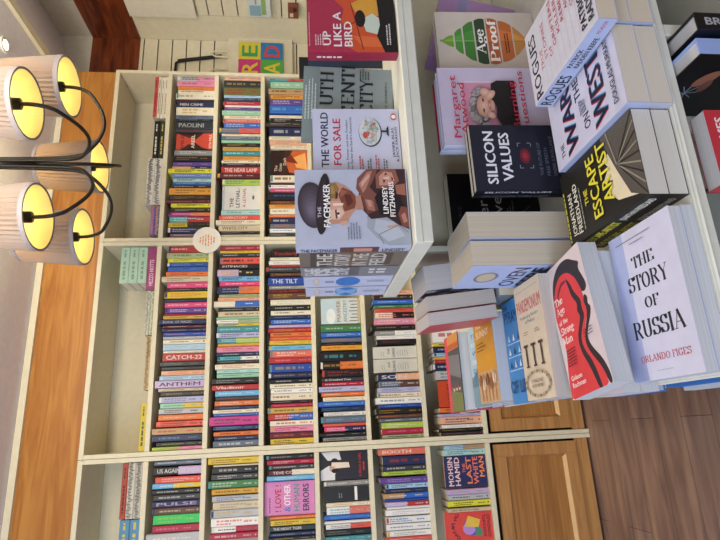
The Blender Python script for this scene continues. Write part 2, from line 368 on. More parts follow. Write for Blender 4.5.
bookcase(0, 'cream bookcase across the top of the photo, beside the tote bag and slatted wall')
bookcase(1, 'middle cream bookcase with the round paper sign on its upper divider')
bookcase(2, 'cream bookcase at the bottom edge of the photo with the whole oak cupboard below')

# ------------------------------------------------------------------ shelved books
PAL = dict(red='b03535', crimson='a8223f', maroon='5a1f28', coral='d9574c', salmon='d8705f', pink='d98aa8', magenta='c23a86', hot_pink='d8487c',
 orange='d9733a', peach='dfa98a', amber='d99a3a', mustard='c99a35', gold='c2a050', yellow='d6b83a', lemon='ddd840', lime='a8c050', green='3f7a4a',
 bright_green='35c060', mint='93c4a4', sage='a5b08a', olive='6f6c3a', teal='3f8f98', turquoise='4fb0b8', aqua='a9d0cc', sky_blue='6fb0d8',
 light_blue='a5c6dc', blue='3568bc', royal_blue='2c4a9c', navy='232c50', dark_slate='2a3236', slate='5f6b7c', periwinkle='6f86c0', lavender='b0aed0',
 lilac='c0a8cc', purple='5e4490', mauve='8a6a78', brown='5f4030', dark_brown='38261e', tan='b89468', beige='cbbd9e', cream='e2dac2', white='e6e4de',
 grey='8e8e8a', silver='b4b6b8', black='1c1c1e', charcoal='3a3a3e')
def lum(n):
    c = hx(PAL[n]); return .3*c[0]+.6*c[1]+.1*c[2]
SHELVED = """
1R
75 81 silver/pink black
81 86 pink magenta
86 90 orange yellow
90 93 cream black *HACKERS CHANGES
93 99 cream grey
99 102 black red
102 107 navy white *MEN CRIME
107 115 cream gold
115 118.7 slate navy
118.7 121 black white
121 129 dark_slate silver *PAOLINI
129 132 charcoal red
@132.5 149 vile
150 155.3 grey white
155.6 161 black amber
161.7 166 purple peach
166 169 peach/navy white
169 173.7 lemon black x166
174 178 periwinkle white x172
178 181.7 aqua navy
181.7 184.7 blue white
184.7 188 dark_brown white
188 195 amber brown x169
195 199.7 dark_brown tan
199.7 203.7 maroon gold x166
203.7 207.5 lemon black x171
208 212 black white
212 215.8 magenta/orange white
215.8 222 turquoise/red white
222 226.7 yellow/black black
227 233 navy white
233 236.5 mauve cream
1M
246 252 red white
252 258 sage green
258 262 lemon black
262 266.7 royal_blue sky_blue
266.7 271 blue navy
271 276 orange red
276 282 beige brown x161
282 288 hot_pink white
288 291 black white
291 298 yellow orange
299 302 navy teal
302 307.5 hot_pink white
307.5 313 purple white
313 315 crimson white
315 319 gold brown
319 324.5 navy silver x159 *BOOK OF MAGIC
324.7 328 maroon white
328 331.7 navy silver
331.7 336 royal_blue pink
336 339 silver grey
339 343.7 cream black
343.7 350 light_blue silver
350 353 cream grey
353 361 red white *CATCH-22
361 366 dark_slate grey
366 370 black teal
370 375 peach orange
375 380 light_blue slate
380 387.5 lilac navy x153 *ANTHEM
387.5 391 beige brown
391 396 black gold
396 402.5 lavender slate
402.5 408 mint/yellow slate
408 413.5 silver black
414 420 orange cream
420.5 426.5 coral black
427.5 434 tan red x150
434 441 navy sky_blue x150
441 446 black lime
446 450 lime/pink red x152
1L
459 464.5 slate white
466 474.5 black/lilac white *US AGAINST YOU
476 482.5 coral white
482.5 488 sky_blue/yellow white
488.5 493.7 black white
493.7 500 charcoal white
500 507 navy lilac *PULSE
507 514 brown cream
514 524 bright_green lime
524.5 532 crimson pink
532.5 543 silver cream x146
2R
76 80 peach purple
80 87.5 dark_slate gold
87.5 95 olive red
95 97.5 light_blue blue
97.5 101 navy white
101 105 red white
105 107 white pink
107 110 purple peach
110 115 mint white
115 119 cream red
119 122.5 salmon white
122.5 128 blue white
128 133.5 slate/coral peach x219
133.5 136 cream red
136 139.7 slate white
139.7 142.7 mint white
142.7 146.7 black yellow
146.7 150.5 amber teal
150.5 155.5 teal white
156 160 amber red
160 163 cream black
163 166 black white
166 173.7 red white *THE NEAR LAMP
173.7 178.7 maroon cream x217
179 185 lime blue
@185 209.5 lethal
210 215 aqua teal
215 220 coral cream *OVERSTORY
220 225 cream maroon x215
225 231 beige brown *WHITE CITY
231 234 black silver
234 236.7 cream red
2M
244.5 250 crimson white
250 253 yellow red
253 257 dark_slate white
257 264 coral black
264 269 black white x219 *INTIMACIES
269 276 lilac/black yellow
276 281 sky_blue navy
281 286 hot_pink white
286 293.5 navy/orange silver
293.5 297.5 sage green
297 301 peach red x218
301 307 cream/blue white x214
307 311 black white
311 316.5 beige brown
316.5 319 mint green
319 323 white/sage green
323 326 sage/yellow black
326 332 teal white
332 337.5 lavender navy
337.5 343 teal/lime white
343 346 amber white
346 352 pink red
352 356 navy white
356 360 turquoise/white navy
360 363 dark_brown white
363.5 369 cream salmon
369 373 aqua teal
373 377.5 mint slate
378 384 black silver x212
384.5 390 red white x212 *Vladimir
390 396 sky_blue white
396 400 charcoal red
400 405.5 orange white
405.7 409 navy sky_blue
409 413 cream red x213
413 416 blue white
416 425 magenta charcoal x208
425 430 navy sky_blue
431 435.5 orange black
435.5 440 navy white
440 447 slate white
2L
455.5 463.5 yellow brown x208
464 466 cream grey
466 473 black white
473 479.5 charcoal white
479.7 487.5 green white x208
488 494 mustard brown
495 501 silver blue
501 509 beige grey
509 517 silver gold
517 526 white coral
526 532 white/crimson black
532.5 539 crimson white
3R
77 81 teal/red white
81 88 mint white
88.5 94 tan brown
94 99 amber brown
99 105 purple white
105 113 blue sky_blue
115 118 cream pink
118 122.5 black white
122.5 127 dark_brown silver x265
127 136 navy white
136 140 cream grey
140 145 peach grey
145 149 ivory grey
@150 174.5 onesdark
175 182 cream brown
182 184 maroon white
184.5 188 white grey
188 192.5 hot_pink white
192.5 200 black blue x268
200 204 brown orange
204 208 amber red
208 214 cream grey
214 217 orange white
217.5 223.5 navy white
223.5 228 slate orange
228 232.5 white blue
233 236.5 charcoal cream
3M
250 256.7 black red *Yonderly
257 260 cream grey
260 264.5 white grey
264.7 267 red white
267 272 charcoal silver x266
272 276 brown gold
277 285 royal_blue white *THE TILT
285 289 grey white
289 293 maroon red *CLUB
293 299 brown yellow x268
299 305 cream aqua
305.5 310 black white
310 315 cream black
315 319 navy sky_blue
319 324 blue white
324.7 327.5 lilac grey x269
327.5 332 red yellow
332 336.5 orange black
336.5 340 coral yellow
340 344.5 yellow red
345 350 sky_blue green
350 357 salmon white
357 363 red pink
363.5 372 royal_blue gold
372 378 navy gold
378.5 383 black white
383 388 cream black
388 393 white slate
393 400 ivory brown
400 403 black white
403 407 crimson pink
407 413 gold brown x268
413 419.5 red/blue white
420 425.5 cream red
425.5 431.5 pink crimson
431.5 438 maroon coral
438 444 yellow black
3L
452.5 459 black silver x266
459 464 crimson white x267
464 469 charcoal white
469 475 maroon/cream white *TEVE COOK
475 480 sky_blue white x267
@481 515 love
515.3 519 orange white
519 525 yellow brown
525 531 dark_slate white *THE NIGHT TIGER
531.7 536 navy silver
536 540 black yellow
4M
@298 323.5 ancestry
324.7 331.7 green white
332 337 blue white
337.5 342 slate orange
342 345 black orange
345 350 amber red
351 361 black turquoise
361 369 black/orange amber
369 377 black red
377 381.5 charcoal white *A Crooked Tree
381.5 386 crimson white
386 391.5 lavender slate x319
391.7 396 orange white
396.5 401 cream gold
401 406 blue aqua x318
406 411 navy teal
411.5 416 white grey
416 422.5 slate sky_blue x321
422.5 426 coral gold
426 431.5 hot_pink/navy white
432 436 black silver x318
436.5 440.5 grey black
4L
@451 480 swirl
480.3 485.5 grey white
@487 501 blackbox
502 506 cream orange
506 514 white/salmon teal
514 519 blue sky_blue
520 523 white grey
523 528.5 white/coral black
528.5 535 black grey
535.5 540 teal white
5M
290 294.5 peach brown
295 299 dark_brown white
299 304 blue white
304.5 308 green white
308 312 coral crimson
312 318 cream/black red
318 325 pink cream
325 330 black tan x371
330 335 grey/white white
335 339 white silver
339 344 black red
@346 358 lamer
@358.5 372 lamer2
373 380 navy/peach white *SON
380 386.5 slate/brown white
386.7 392 lavender slate
392 397 cream brown
397 403.5 white slate x374
403.5 407.5 royal_blue sky_blue
407.5 414 black amber x375
414 417.5 brown orange x378
417.5 421.5 slate white
421.7 428 lime white
428 433.7 crimson pink
434 438.5 sage black
5L
447 454.5 salmon cream x377 *BOOTH
455 465 navy red
465 470.5 charcoal white
470.5 475 lime black
476.5 482.7 purple lilac x380
482.8 488 light_blue navy
488 492.5 navy gold
492.5 498 tan/blue white
498 501 royal_blue white
501 506 lilac/red white
506 508.5 white grey
508.7 515 white lavender
516 522.5 white blue
523 529.5 white slate
530 536 white grey
536.3 540 coral white
6M
327 342 white red
342 346 yellow black
346 352 navy white
352 356 light_blue blue
356 359 amber white
359 363 red orange
363 369.5 navy white x428
370 379 silver slate
@380 406.5 kay
407 412 orange brown
413 416 lavender purple
416 423.5 peach navy
424 428 white grey
428 431 black yellow x439
431.3 436 charcoal hot_pink
6L
443.5 449 light_blue/tan slate
449 455 aqua slate
@456 488 hamid
488.5 494 lilac grey
494 499.5 silver black
500 506 lemon black
507.5 511.5 beige black *NDA SIFON & YUBAI
@512 543 dreaming
"""
BAYS = dict(R=0, M=1, L=2)
SECT = dict(R='top section', M='middle section', L='bottom section')
ORD = ['first', 'second', 'third', 'fourth', 'fifth', 'sixth', 'seventh']
FACE = []        # face-out books: (row, bay, y0, y1, key)
items = []       # spines
row = bay = None
for ln in SHELVED.strip().splitlines():
    t = ln.split('*'); title = t[1] if len(t) > 1 else None; p = t[0].split()
    if len(p) == 1 and not p[0].startswith('@'): row, bay = int(p[0][0]), p[0][1]; continue
    if p and p[0].startswith('@'): FACE.append((row, bay, float(p[0][1:]), float(p[1]), p[2])); items.append(None); continue
    cols = p[2].split('/'); tc = p[3] if len(p) > 3 and p[3][0] != 'x' or len(p) > 3 and p[3] in PAL else None
    xt = next((float(q[1:]) for q in p[3:] if q[0] == 'x'), None)
    items.append(dict(row=row, bay=bay, y0=float(p[0]), y1=float(p[1]), cols=cols, tc=tc, xt=xt, title=title))
def cname(c): return ' and '.join(x.replace('_', ' ').replace('ivory', 'cream') for x in c)
PAL['ivory'] = 'ddd2b8'
# each label: look, lettering, neighbours, column and section of the photo; grown until it singles the book out
def labels(it, i):
    pv = next((items[j] for j in range(i-1, -1, -1)), None) if i else None
    nx = items[i+1] if i+1 < len(items) else None
    same = lambda a: a and a['row'] == it['row'] and a['bay'] == it['bay']
    t = 'tall ' if it['xt'] else ('thick ' if it['y1']-it['y0'] > 7 else ('thin ' if it['y1']-it['y0'] < 3.2 else ''))
    place = '%s column %s' % (ORD[it['row']], SECT[it['bay']])
    c = cname(it['cols']); tt = cname([it['tc'] or ('white' if lum(it['cols'][0]) < .25 else 'black')])
    out = ['%s%s book with %s lettering, %s' % (t, c, tt, place)]
    if same(pv): out.append('%s%s book with %s lettering, below the %s one, %s' % (t, c, tt, cname(pv['cols']), place))
    if same(nx): out.append('%s%s book with %s lettering, above the %s one, %s' % (t, c, tt, cname(nx['cols']), place))
    if same(pv) and same(nx): out.append('%s%s book between %s above and %s below, %s' % (t, c, cname(pv['cols']), cname(nx['cols']), place))
    return [o for o in out if len(o.split()) <= 16] or [out[0]]
allc = [labels(it, i) if it else [] for i, it in enumerate(items)]
cnt = {}
for cs in allc:
    for c in set(cs): cnt[c] = cnt.get(c, 0)+1
chosen = [next((c for c in cs if cnt[c] == 1), cs[-1] if cs else None) for cs in allc]
dupes = [c for c in set(chosen) if c and chosen.count(c) > 1]
if dupes: print('DUPLICATE LABELS', dupes)
BOOK_H = .2035
rb = random.Random(3)
def paper(c): return mat('#'+PAL[c], .38, 'book_cover', .4)
PG_X = page_mat(axis=0)
xprev = {}
for i, it in enumerate(items):
    if not it: continue
    zb = BZ[it['row']]; f = BC_Y+.012+rb.uniform(0, .008)
    # picture column of the spine's middle height
    P = Vector(((XD[BAYS[it['bay']]]+XD[BAYS[it['bay']]+1])/2, f, zb+.1))
    px = 360-F_PX*(P.dot(up))/P.dot(fwd)
    for _ in range(2):
        q = on(px, (it['y0']+it['y1'])/2, 1, f); v = Vector((q.x, f, zb+.1)); px = 360-F_PX*(v.dot(up))/v.dot(fwd)
    xr, xl = on(px, it['y0'], 1, f).x, on(px, it['y1'], 1, f).x
    B = BAYS[it['bay']]; xr = min(xr, XD[B]-.0215); xl = max(xl, XD[B+1]+.0215)
    kk = (it['row'], it['bay']); xr = min(xr, xprev.get(kk, 9)-.0002); xprev[kk] = xl
    h = BOOK_H+rb.uniform(-.008, .006)
    if it['xt']: h = min(on(it['xt'], (it['y0']+it['y1'])/2, 1, f-.01).z-zb, (BZ[it['row']-1]-zb)-.024); f -= .008
    h = min(h, .2225) if it['row'] else h
    t = xr-xl-.0010; d = .135 if h < .215 else .155
    lean = 0
    m = MB(); c0 = paper(it['cols'][0]); e = min(.003, t*.28)
    def shell(z0, z1, mm):
        m.add([(0, e, z0), (e, 0, z0), (t-e, 0, z0), (t, e, z0), (0, e, z1), (e, 0, z1), (t-e, 0, z1), (t, e, z1)],
              [(0, 1, 5, 4), (1, 2, 6, 5), (2, 3, 7, 6), (4, 5, 6, 7), (3, 2, 1, 0), (0, 4, 7, 3)], mm)
    if len(it['cols']) > 1:
        zm = h*rb.uniform(.45, .58); shell(0, zm, paper(it['cols'][1])); shell(zm, h, c0)
    else: shell(0, h, c0)
    m.box((0, e, 0), (.0009, d, h), c0); m.box((t-.0009, e, 0), (t, d, h), c0)
    m.box((.001, e+.0005, .0005), (t-.001, d-.002, h-.0022), PG_X)
    tcn = PAL[it['tc'] or ('white' if lum(it['cols'][0]) < .25 else 'black')]
    kmix = .85 if it['title'] else .62
    tc = '#'+''.join('%02x' % int(int(tcn[j:j+2], 16)*kmix+int(PAL[it['cols'][0]][j:j+2], 16)*(1-kmix)) for j in (0, 2, 4))
    cv = Canvas(m, (t-e, 0, h), (0, 0, -1), (-1, 0, 0), h, t-2*e, rough=.45); wv = t-2*e
    if it['title']:
        T = it['title']; hh = min(wv*.62, .03); tw = sans(T, .03)[2]*hh
        W_ = h*.84 if T in ('ANTHEM', 'CATCH-22', 'PULSE') else min(h*.84, max(tw, h*.62)); cv.text(T, h*.08, wv/2+hh/2, hh, tc, W_, .035)
    elif wv > .006:
        s = rb.uniform(.26, .40)*wv; a = rb.uniform(.06, .16)*h
        if rb.random() < .45 and wv > .013:
            cv.scribble(a, wv*.45, h*rb.uniform(.4, .6), s*.75, tc, rb); cv.scribble(a, wv*.85, h*rb.uniform(.3, .5), s*.6, tc, rb)
        else: cv.scribble(a, wv/2+s/2, h*rb.uniform(.36, .52), s, tc, rb)
        cv.scribble(h*rb.uniform(.66, .72), wv/2+s*.35, h*.17, s*.7, tc, rb)
        if rb.random() < .6: cv.ell(h*.945, wv/2, min(.004, wv*.3), min(.004, wv*.3), tc, 10)
        if rb.random() < .22 and wv > .012: cv.rect(h*.01, 0, h*.05, wv, rb.choice(['#c9a03a', '#b8413a', '#dcd8cc', '#2b3c68', '#4a8a8c']))
    o = m.build('shelved_book'); o.location = (xl, f, zb+.0005)
    tag(o, chosen[i], 'book', 'upright books in the %s column, %s' % (ORD[it['row']], SECT[it['bay']]))

# ------------------------------------------------------------------ books that show their covers
def book(label, M, w, h, t, front, spine=None, hard=True, page='#e4dac8', art=None, sart=None, cat='book', group=None, name='book', back=None, curl=0):
    """local axes: x from spine to fore-edge, y from foot to head, z from back cover to front cover"""
    root = empty(name, M); tag(root, label, cat, group)
    bt, ins = (.0024, .0035) if hard else (.0006, .0006)
    F = mat(front, .38, 'cover', .45); S = mat(spine or front, .38, 'cover', .45); K = mat(back or spine or front, .38, 'cover', .45)
    m = MB()
    m.box((0, 0, t-bt), (w, h, t), F); m.box((0, 0, 0), (w, h, bt), K)
    # slightly rounded spine
    n = 5; vs = []
    for y in (0, h):
        for i in range(n+1):
            z = t*i/n; vs.append((-.0012*math.sin(math.pi*i/n) if hard else 0, y, z))
    if hard: m.add(vs, [(i, i+1, n+2+i, n+1+i) for i in range(n)], S)
    m.box((0 if not hard else .0003, 0, bt), (bt, h, t-bt), S)
    if art: art(Canvas(m, (0, h, t), (1, 0, 0), (0, -1, 0), w, h))
    if sart: sart(Canvas(m, (-.0014 if hard else -.0001, h, t), (0, -1, 0), (0, 0, -1), h, t))
    c = m.build('cover', root)
    p = MB(); p.box((bt+.0002, ins, bt+.0001), (w-ins, h-ins, t-bt-.0001), page_mat(page, 1500))
    pb = p.build('page_block', root)
    return root
UPR = lambda x, y, z, lean=0, yaw=0: Matrix.Translation((x, y, z)) @ Matrix.Rotation(R(yaw), 4, 'Z') @ Matrix.Rotation(R(90-lean), 4, 'X')   # stands, cover to the camera
FLAT_CAM = lambda x, y, z, yaw=0: Matrix.Translation((x, y, z)) @ Matrix.Rotation(R(yaw), 4, 'Z')        # lies flat, read from the near end
FLAT_LEFT = lambda x, y, z, yaw=0: Matrix.Translation((x, y, z)) @ Matrix.Rotation(R(-90+yaw), 4, 'Z')   # lies flat, read from the left aisle
def STAND_LEFT(x, y, z, yaw=0, lean=0):   # stands with its cover to the left aisle and fore-edge to the camera
    return Matrix.Translation((x, y, z)) @ Matrix.Rotation(R(yaw), 4, 'Z') @ Matrix(((0, 0, -1, 0), (-1, 0, 0, 0), (0, 1, 0, 0), (0, 0, 0, 1))) @ Matrix.Rotation(R(lean), 4, 'X')

def fitted(label, TLp, TRp, Yt, lean, t, base=None, h=None, w=None, **kw):
    P, Q = on(*TLp, 1, Yt), on(*TRp, 1, Yt)
    if h is None: Q.z = P.z = (P.z+Q.z)/2
    l = R(lean); x = (Q-P).normalized(); y = Vector((0, math.sin(l), math.cos(l))); y = (y-x*y.dot(x)).normalized(); z = x.cross(y)
    if h is None: h = (P.z-base)/math.cos(l)-t*math.tan(l)
    return book(label, frame(P-y*h-z*t, x, y), w or (Q-P).length, h, t, **kw)
def block(label, near_r, near_l, Yn, yaw, w, lean=0, base=None, **kw):
    P, Q = on(*near_r, 1, Yn), on(*near_l, 1, Yn); t = (P-Q).length; a = R(yaw)
    P.x -= w*math.sin(a); P.y += w*math.cos(a)
    h = P.z-(TZ+.001 if base is None else base)-(.004 if lean else 0); T = Matrix.Translation((P.x, P.y, P.z))
    return book(label, T @ Matrix.Rotation(R(-lean), 4, 'Y') @ T.inverted() @ STAND_LEFT(P.x, P.y, P.z-h, yaw), w, h, t*math.cos(a)-.0015, **kw)
# ---- cover artwork; every drawing works in metres on its cover
def scr(c, x, y, w, n, h, gap, col, seed=1, anchor='l'):
    r_ = random.Random(seed)
    for i in range(n):
        ww = w*r_.uniform(.7, 1); c.scribble(x+(0 if anchor == 'l' else (w-ww)/2), y+i*gap, ww, h, col, r_)
def a_vile(c):
    w, h = c.w, c.h
    c.poly([(0, 0), (w, 0), (w*.72, h*.35), (w, h*.72), (w, h), (0, h), (0, h*.9), (w*.35, h*.35), (0, h*.1)], '#c84a38')
    c.poly([(0, h*.3), (w*.42, h*.52), (0, h*.78)], '#3a1a1c'); c.poly([(w, h*.3), (w*.6, h*.52), (w, h*.74)], '#3a1a1c')
    c.text('VILE', w*.08, h*.2, h*.08, '#6a2420', w*.8); c.text('AREEL', w*.08, h*.5, h*.09, '#eadfce', w*.84); c.text('SETH PAUL', w*.06, h*.96, h*.07, '#f0dcc8', w*.88)
def a_lethal(c):
    w, h = c.w, c.h
    c.rect(0, 0, w, h*.06, '#b9c2c8'); c.text('THE', w*.1, h*.3, h*.1, '#2d3148', w*.4); c.text('LETHAL-', w*.1, h*.46, h*.1, '#2d3148', w*.8)
    c.text('A LETHAL', w*.1, h*.62, h*.08, '#b8444c', w*.8); c.ell(w*.5, h*.82, w*.09, h*.03, '#54524c')
def a_ones(c):
    w, h = c.w, c.h
    c.poly([(0, 0), (w, 0), (w, h*.4), (0, h*.25)], '#2b1614'); c.poly([(w*.1, h*.5), (w*.5, h*.42), (w, h*.6), (w, h), (0, h)], '#c8602c')
    c.poly([(w*.3, h*.7), (w*.7, h*.6), (w*.9, h*.95), (w*.2, h)], '#e8a860'); c.poly([(w*.55, h*.35), (w*.85, h*.55), (w*.45, h*.75)], '#7a2a18')
    c.text('The', w*.15, h*.18, h*.08, '#d8c8b4'); c.text('Ones', w*.15, h*.3, h*.08, '#d8c8b4'); c.text('Dark', w*.4, h*.42, h*.08, '#d8c8b4')
def a_love(c):
    w, h = c.w, c.h
    c.rect(0, 0, w*.03, h, '#c07cab'); scr(c, w*.08, h*.12, w*.6, 1, h*.022, .01, '#8a3a6a')
    for i, (t, col) in enumerate((('! LOVE !', '#b8283c'), ('& OTHER', '#f0e6ea'), ('HUMAN', '#5c8f88'), ('ERRORS', '#2c2444'))):
        c.text(t, w*.1, h*(.33+.185*i), h*.12, col, w*.8, .03)
    c.text('&', w*.1, h*.515, h*.12, '#3a62b0', w*.14, .03)
def a_ancestry(c):
    w, h = c.w, c.h
    c.rect(0, 0, w, h*.5, '#bcd0d6'); c.ell(w*.3, h*.25, w*.3, h*.12, '#dfe6e4')
    c.text('MAWER', w*.08, h*.5, h*.1, '#a8783c', w*.84); c.text('ANCESTRY', w*.06, h*.66, h*.09, '#7c8c8c', w*.88)
    for i in range(7): c.line([(w*(.1+.13*i), h*.98), (w*(.1+.13*i), h*(.72+.03*(i % 3)))], w*.03, '#4a4a40')
    c.rect(0, h*.93, w, h*.07, '#b9a98c')
def a_swirl(c):
    w, h = c.w, c.h
    c.poly([(0, 0), (w*.34, 0), (w*.62, h*.3), (w*.5, h*.46), (w*.2, h*.3), (0, h*.3)], '#dcdcdc'); c.poly([(w*.98, h*.02), (w*.68, h*.16), (w*.7, h*.44), (w, h*.4)], '#d6d6d6')
    c.ell(w*.5, h*.3, w*.26, h*.11, '#16141a'); c.poly([(w*.4, h*.22), (w*.62, h*.24), (w*.6, h*.6), (w*.42, h*.62)], '#e4d2c0'); c.poly([(w*.3, h*.2), (w*.5, h*.18), (w*.46, h*.32)], '#c99c88')
    c.text('A READ A GIRL', w*.08, h*.86, h*.05, '#c0332c', w*.84); scr(c, w*.3, h*.93, w*.4, 1, h*.03, .01, '#c0332c')
def a_black(c):
    w, h = c.w, c.h; c.rect(w*.0, h*.68, w, h*.06, '#e6e4de'); scr(c, w*.2, h*.35, w*.5, 2, h*.02, h*.05, '#8a8a8a')
def a_lamer(c):
    w, h = c.w, c.h
    c.text('THE', w*.34, h*.38, h*.05, '#4a4a44'); c.text('ILLUMINATED', w*.12, h*.5, h*.06, '#3e3e3a', w*.76)
    for i in range(5): c.line([(w*.2, h*(.58+.05*i)), (w*.45, h*(.55+.06*i)), (w*.7, h*(.6+.04*i))], w*.02, '#4a4a44')
    scr(c, w*.2, h*.2, w*.5, 2, h*.02, h*.05, '#b8ad8c')
def a_kay(c):
    w, h = c.w, c.h; c.rect(0, 0, w, h, '#c04626'); c.text('KAYAKA', w*.08, h*.42, h*.2, '#33140e', w*.84, .03); c.rect(0, h*.47, w, h*.53, '#d8702c')
def a_hamid(c):
    w, h = c.w, c.h
    for t, y, col, a in (('MOHSIN', .2, '#ecc8cc', .05), ('HAMID', .36, '#ecc8cc', .05), ('THE', .5, '#e8745c', .45), ('LAST', .64, '#ea8458', .1), ('WHITE', .8, '#ec7a5c', .08), ('MAN', .95, '#f08c50', .3)):
        c.text(t, w*a, h*y, h*.12 if t != 'THE' else h*.07, col, w*(.96-a) if t != 'THE' else w*.3, .03)
def a_dream(c):
    w, h = c.w, c.h
    for i, ch in enumerate('DREAMING'): c.text(ch, w*(.1+.1*i), h*(.3-.1*math.sin(i/7*3.14)), h*.07, '#3a1f3c', None, .03)
    c.ell(w*.5, h*.56, w*.3, h*.16, '#4a55b8'); c.ell(w*.42, h*.5, w*.2, h*.13, '#b48cd0'); c.poly([(w*.5, h*.4), (w*.85, h*.5), (w*.7, h*.75), (w*.45, h*.7)], '#e0bc4c')
    c.ell(w*.3, h*.7, w*.14, h*.08, '#4f8c6c'); c.text('XOCHITL', w*.12, h*.86, h*.06, '#4c1c30', w*.76); c.text('GONZALEZ', w*.12, h*.95, h*.06, '#4c1c30', w*.76)
FO = {
 'vile': ('dark red cover with a big X shape facing out in the second column, top section', '#3f1c1c', a_vile, None),
 'lethal': ('white novel with navy and red words facing out in the third column, top section', '#d8d6d0', a_lethal, None),
 'onesdark': ('fiery orange and black cover facing out in the fourth column, top section', '#3a1c16', a_ones, None),
 'love': ('pink book with big red, white, green and purple capitals facing out below', '#cf7fb4', a_love, '#a85a90'),
 'ancestry': ('pale blue cover with bare trees facing out just below the white display books', '#ccd4d2', a_ancestry, None),
 'swirl': ('black cover with a white swirling figure and red lettering facing out near the bottom', '#1e1b26', a_swirl, None),
 'blackbox': ('plain black cover crossed by one white band, facing out near the bottom', '#16171b', a_black, '#dcdcd6'),
 'lamer': ('pale cover with dark handwritten strokes, upper of two alike in the sixth column', '#cfccc0', a_lamer, None),
 'lamer2': ('pale cover with dark handwritten strokes, lower of two alike in the sixth column', '#cac7bb', a_lamer, None),
 'kay': ('small orange red cover with dark capitals facing out beside the table end', '#c04626', a_kay, None),
 'hamid': ('navy cover with pink and orange block letters facing out beside the lower cupboard', '#262a58', a_hamid, '#d8a08c'),
 'dreaming': ('coral cover with a purple and yellow painted figure at the bottom edge', '#d8483e', a_dream, '#c8a890'),
}
for rw, by, y0, y1, key in FACE:
    B = BAYS[by]; zb = BZ[rw]; f = BC_Y+.02
    a = on((180, 230, 290, 340, 395, 455)[rw-1], y0, 1, f).x; c_ = on((180, 230, 290, 340, 395, 455)[rw-1], y1, 1, f).x
    c_ = max(c_, XD[B+1]+.03) if key != 'dreaming' else c_
    lbl, col, art, sp_ = FO[key]
    hgt = {'love': .229, 'swirl': .222, 'dreaming': .225, 'lamer': .222, 'lamer2': .222, 'hamid': .205, 'vile': .198, 'kay': .095, 'blackbox': .21, 'lethal': .2}.get(key, .2)
    dx = a-c_
    if key == 'kay': hgt = .2
    if key in ('lamer2',): f += .004
    book(lbl, UPR(c_, f+.018, zb+.001, 2), dx-.001, hgt-.004, .016, col, sp_, True, art=art, name='face_out_book')

# ---- books lying in piles along the top row (first column of the photo)
def lying(label, xr, xl, z0, t, col, tc, depth=.13, yo=.0, group=None, title=None, stripes=0, seed=0):
    m = MB(); w = xr-xl; c0 = mat(col, .45, 'cover'); e = min(.003, t*.25)
    vs = [(0, e, 0), (0, 0, e), (0, 0, t-e), (0, e, t), (w, e, 0), (w, 0, e), (w, 0, t-e), (w, e, t)]
    m.add(vs, [(0, 4, 5, 1), (1, 5, 6, 2), (2, 6, 7, 3), (0, 1, 2, 3), (7, 6, 5, 4), (4, 0, 3, 7)], c0)
    m.box((0, e, 0), (w, depth, .0015), c0); m.box((0, e, t-.0015), (w, depth, t), c0); m.box((.003, e+.001, .0016), (w-.003, depth-.003, t-.0016), page_mat(axis=2))
    cv = Canvas(m, (0, 0, t), (1, 0, 0), (0, 0, -1), w, t); rr = random.Random(seed)
    if title: cv.text(title, w*.1, t*.7, t*.42, tc, w*.6)
    elif stripes:
        for k in range(int(w/.006)):
            cv.rect(.003+k*.006, t*rr.uniform(.08, .3), .0032, t*rr.uniform(.3, .6), tc)
    else: cv.scribble(w*.1, t*.62, w*.5, t*.28, tc, rr); cv.scribble(w*.72, t*.6, w*.2, t*.22, tc, rr)
    o = m.build('lying_book'); o.location = (xl, BC_Y+.014+yo, z0); tag(o, label, 'book', group); return o
zt = BZ[0]+.0006
def X_(px, y): return on(px, y, 1, BC_Y+.014).x
xr, xl = X_(162, 77), X_(162, 118)
z = zt
for i, (t, col, tc, nm) in enumerate([(.017, '#e0d8c6', '#8a7a5c', 'cream book with grey spine words, lowest of the pile in the corner'), (.018, '#dfd9c9', '#7c746a', 'cream book with faint spine words, second from the shelf in the corner pile'), (.016, '#d9d0bb', '#6e6656', 'cream book just under the red one in the corner pile'), (.020, '#c04a4a', '#7a1f24', 'red book lying on top of the cream pile in the corner of the shelves')]):
    lying(nm, xr, xl+.012*(i == 3), z, t, col, tc, seed=i, yo=.003*(i % 2)); z += t+.0006
xr, xl = X_(155, 121), X_(155, 158); z = zt
for i, (t, col, tc, nm) in enumerate([(.030, '#23352c', '#c8b05c', 'dark green book with gold spine lettering lying on the shelf, first column top section'), (.028, '#1f1e1d', '#dcd8cc', 'black book with white spine lettering lying on the dark green one')]):
    lying(nm, xr, xl, z, t, col, tc, seed=10+i); z += t+.0006
xr, xl = X_(155, 159), X_(155, 205); z = zt
for i in range(2):
    lying('black and white patterned book lying %s, first column top section' % ('on the shelf beneath its twin', 'on top of its twin')[i], xr-.0005, xl, z, .038, '#d9d6cc', '#33302c', seed=20+i, stripes=1, yo=-.006); z += .0386
xr, xl = X_(152, 206), X_(152, 235); z = zt
for i, (t, col, tc, nm) in enumerate([(.024, '#5a5f8c', '#d8a060', 'blue patterned book lying on the shelf beside the upper divider'), (.022, '#7a68a8', '#d8805c', 'purple patterned book with orange marks lying on the blue patterned one')]):
    lying(nm, xr-.001, xl, z, t, col, tc, seed=30+i, stripes=1); z += t+.0006
xr, xl = X_(150, 247), X_(150, 290); z = zt
lying('wide magenta book lying on the shelf beneath three mint green volumes', min(xr, XD[1]-.022), xl, z, .045, '#9a4474', '#e6cfd8', seed=40, title='MEZZO NOTTE'); z += .0456
for i in range(3):
    lying('thick mint green volume, %s of three stacked on the magenta book' % ('lowest', 'middle', 'topmost')[i], min(xr, XD[1]-.022)-.001, X_(138, 283), z, .042, '#a9c9b4', '#7d9c8a', seed=41+i, depth=.15); z += .0426
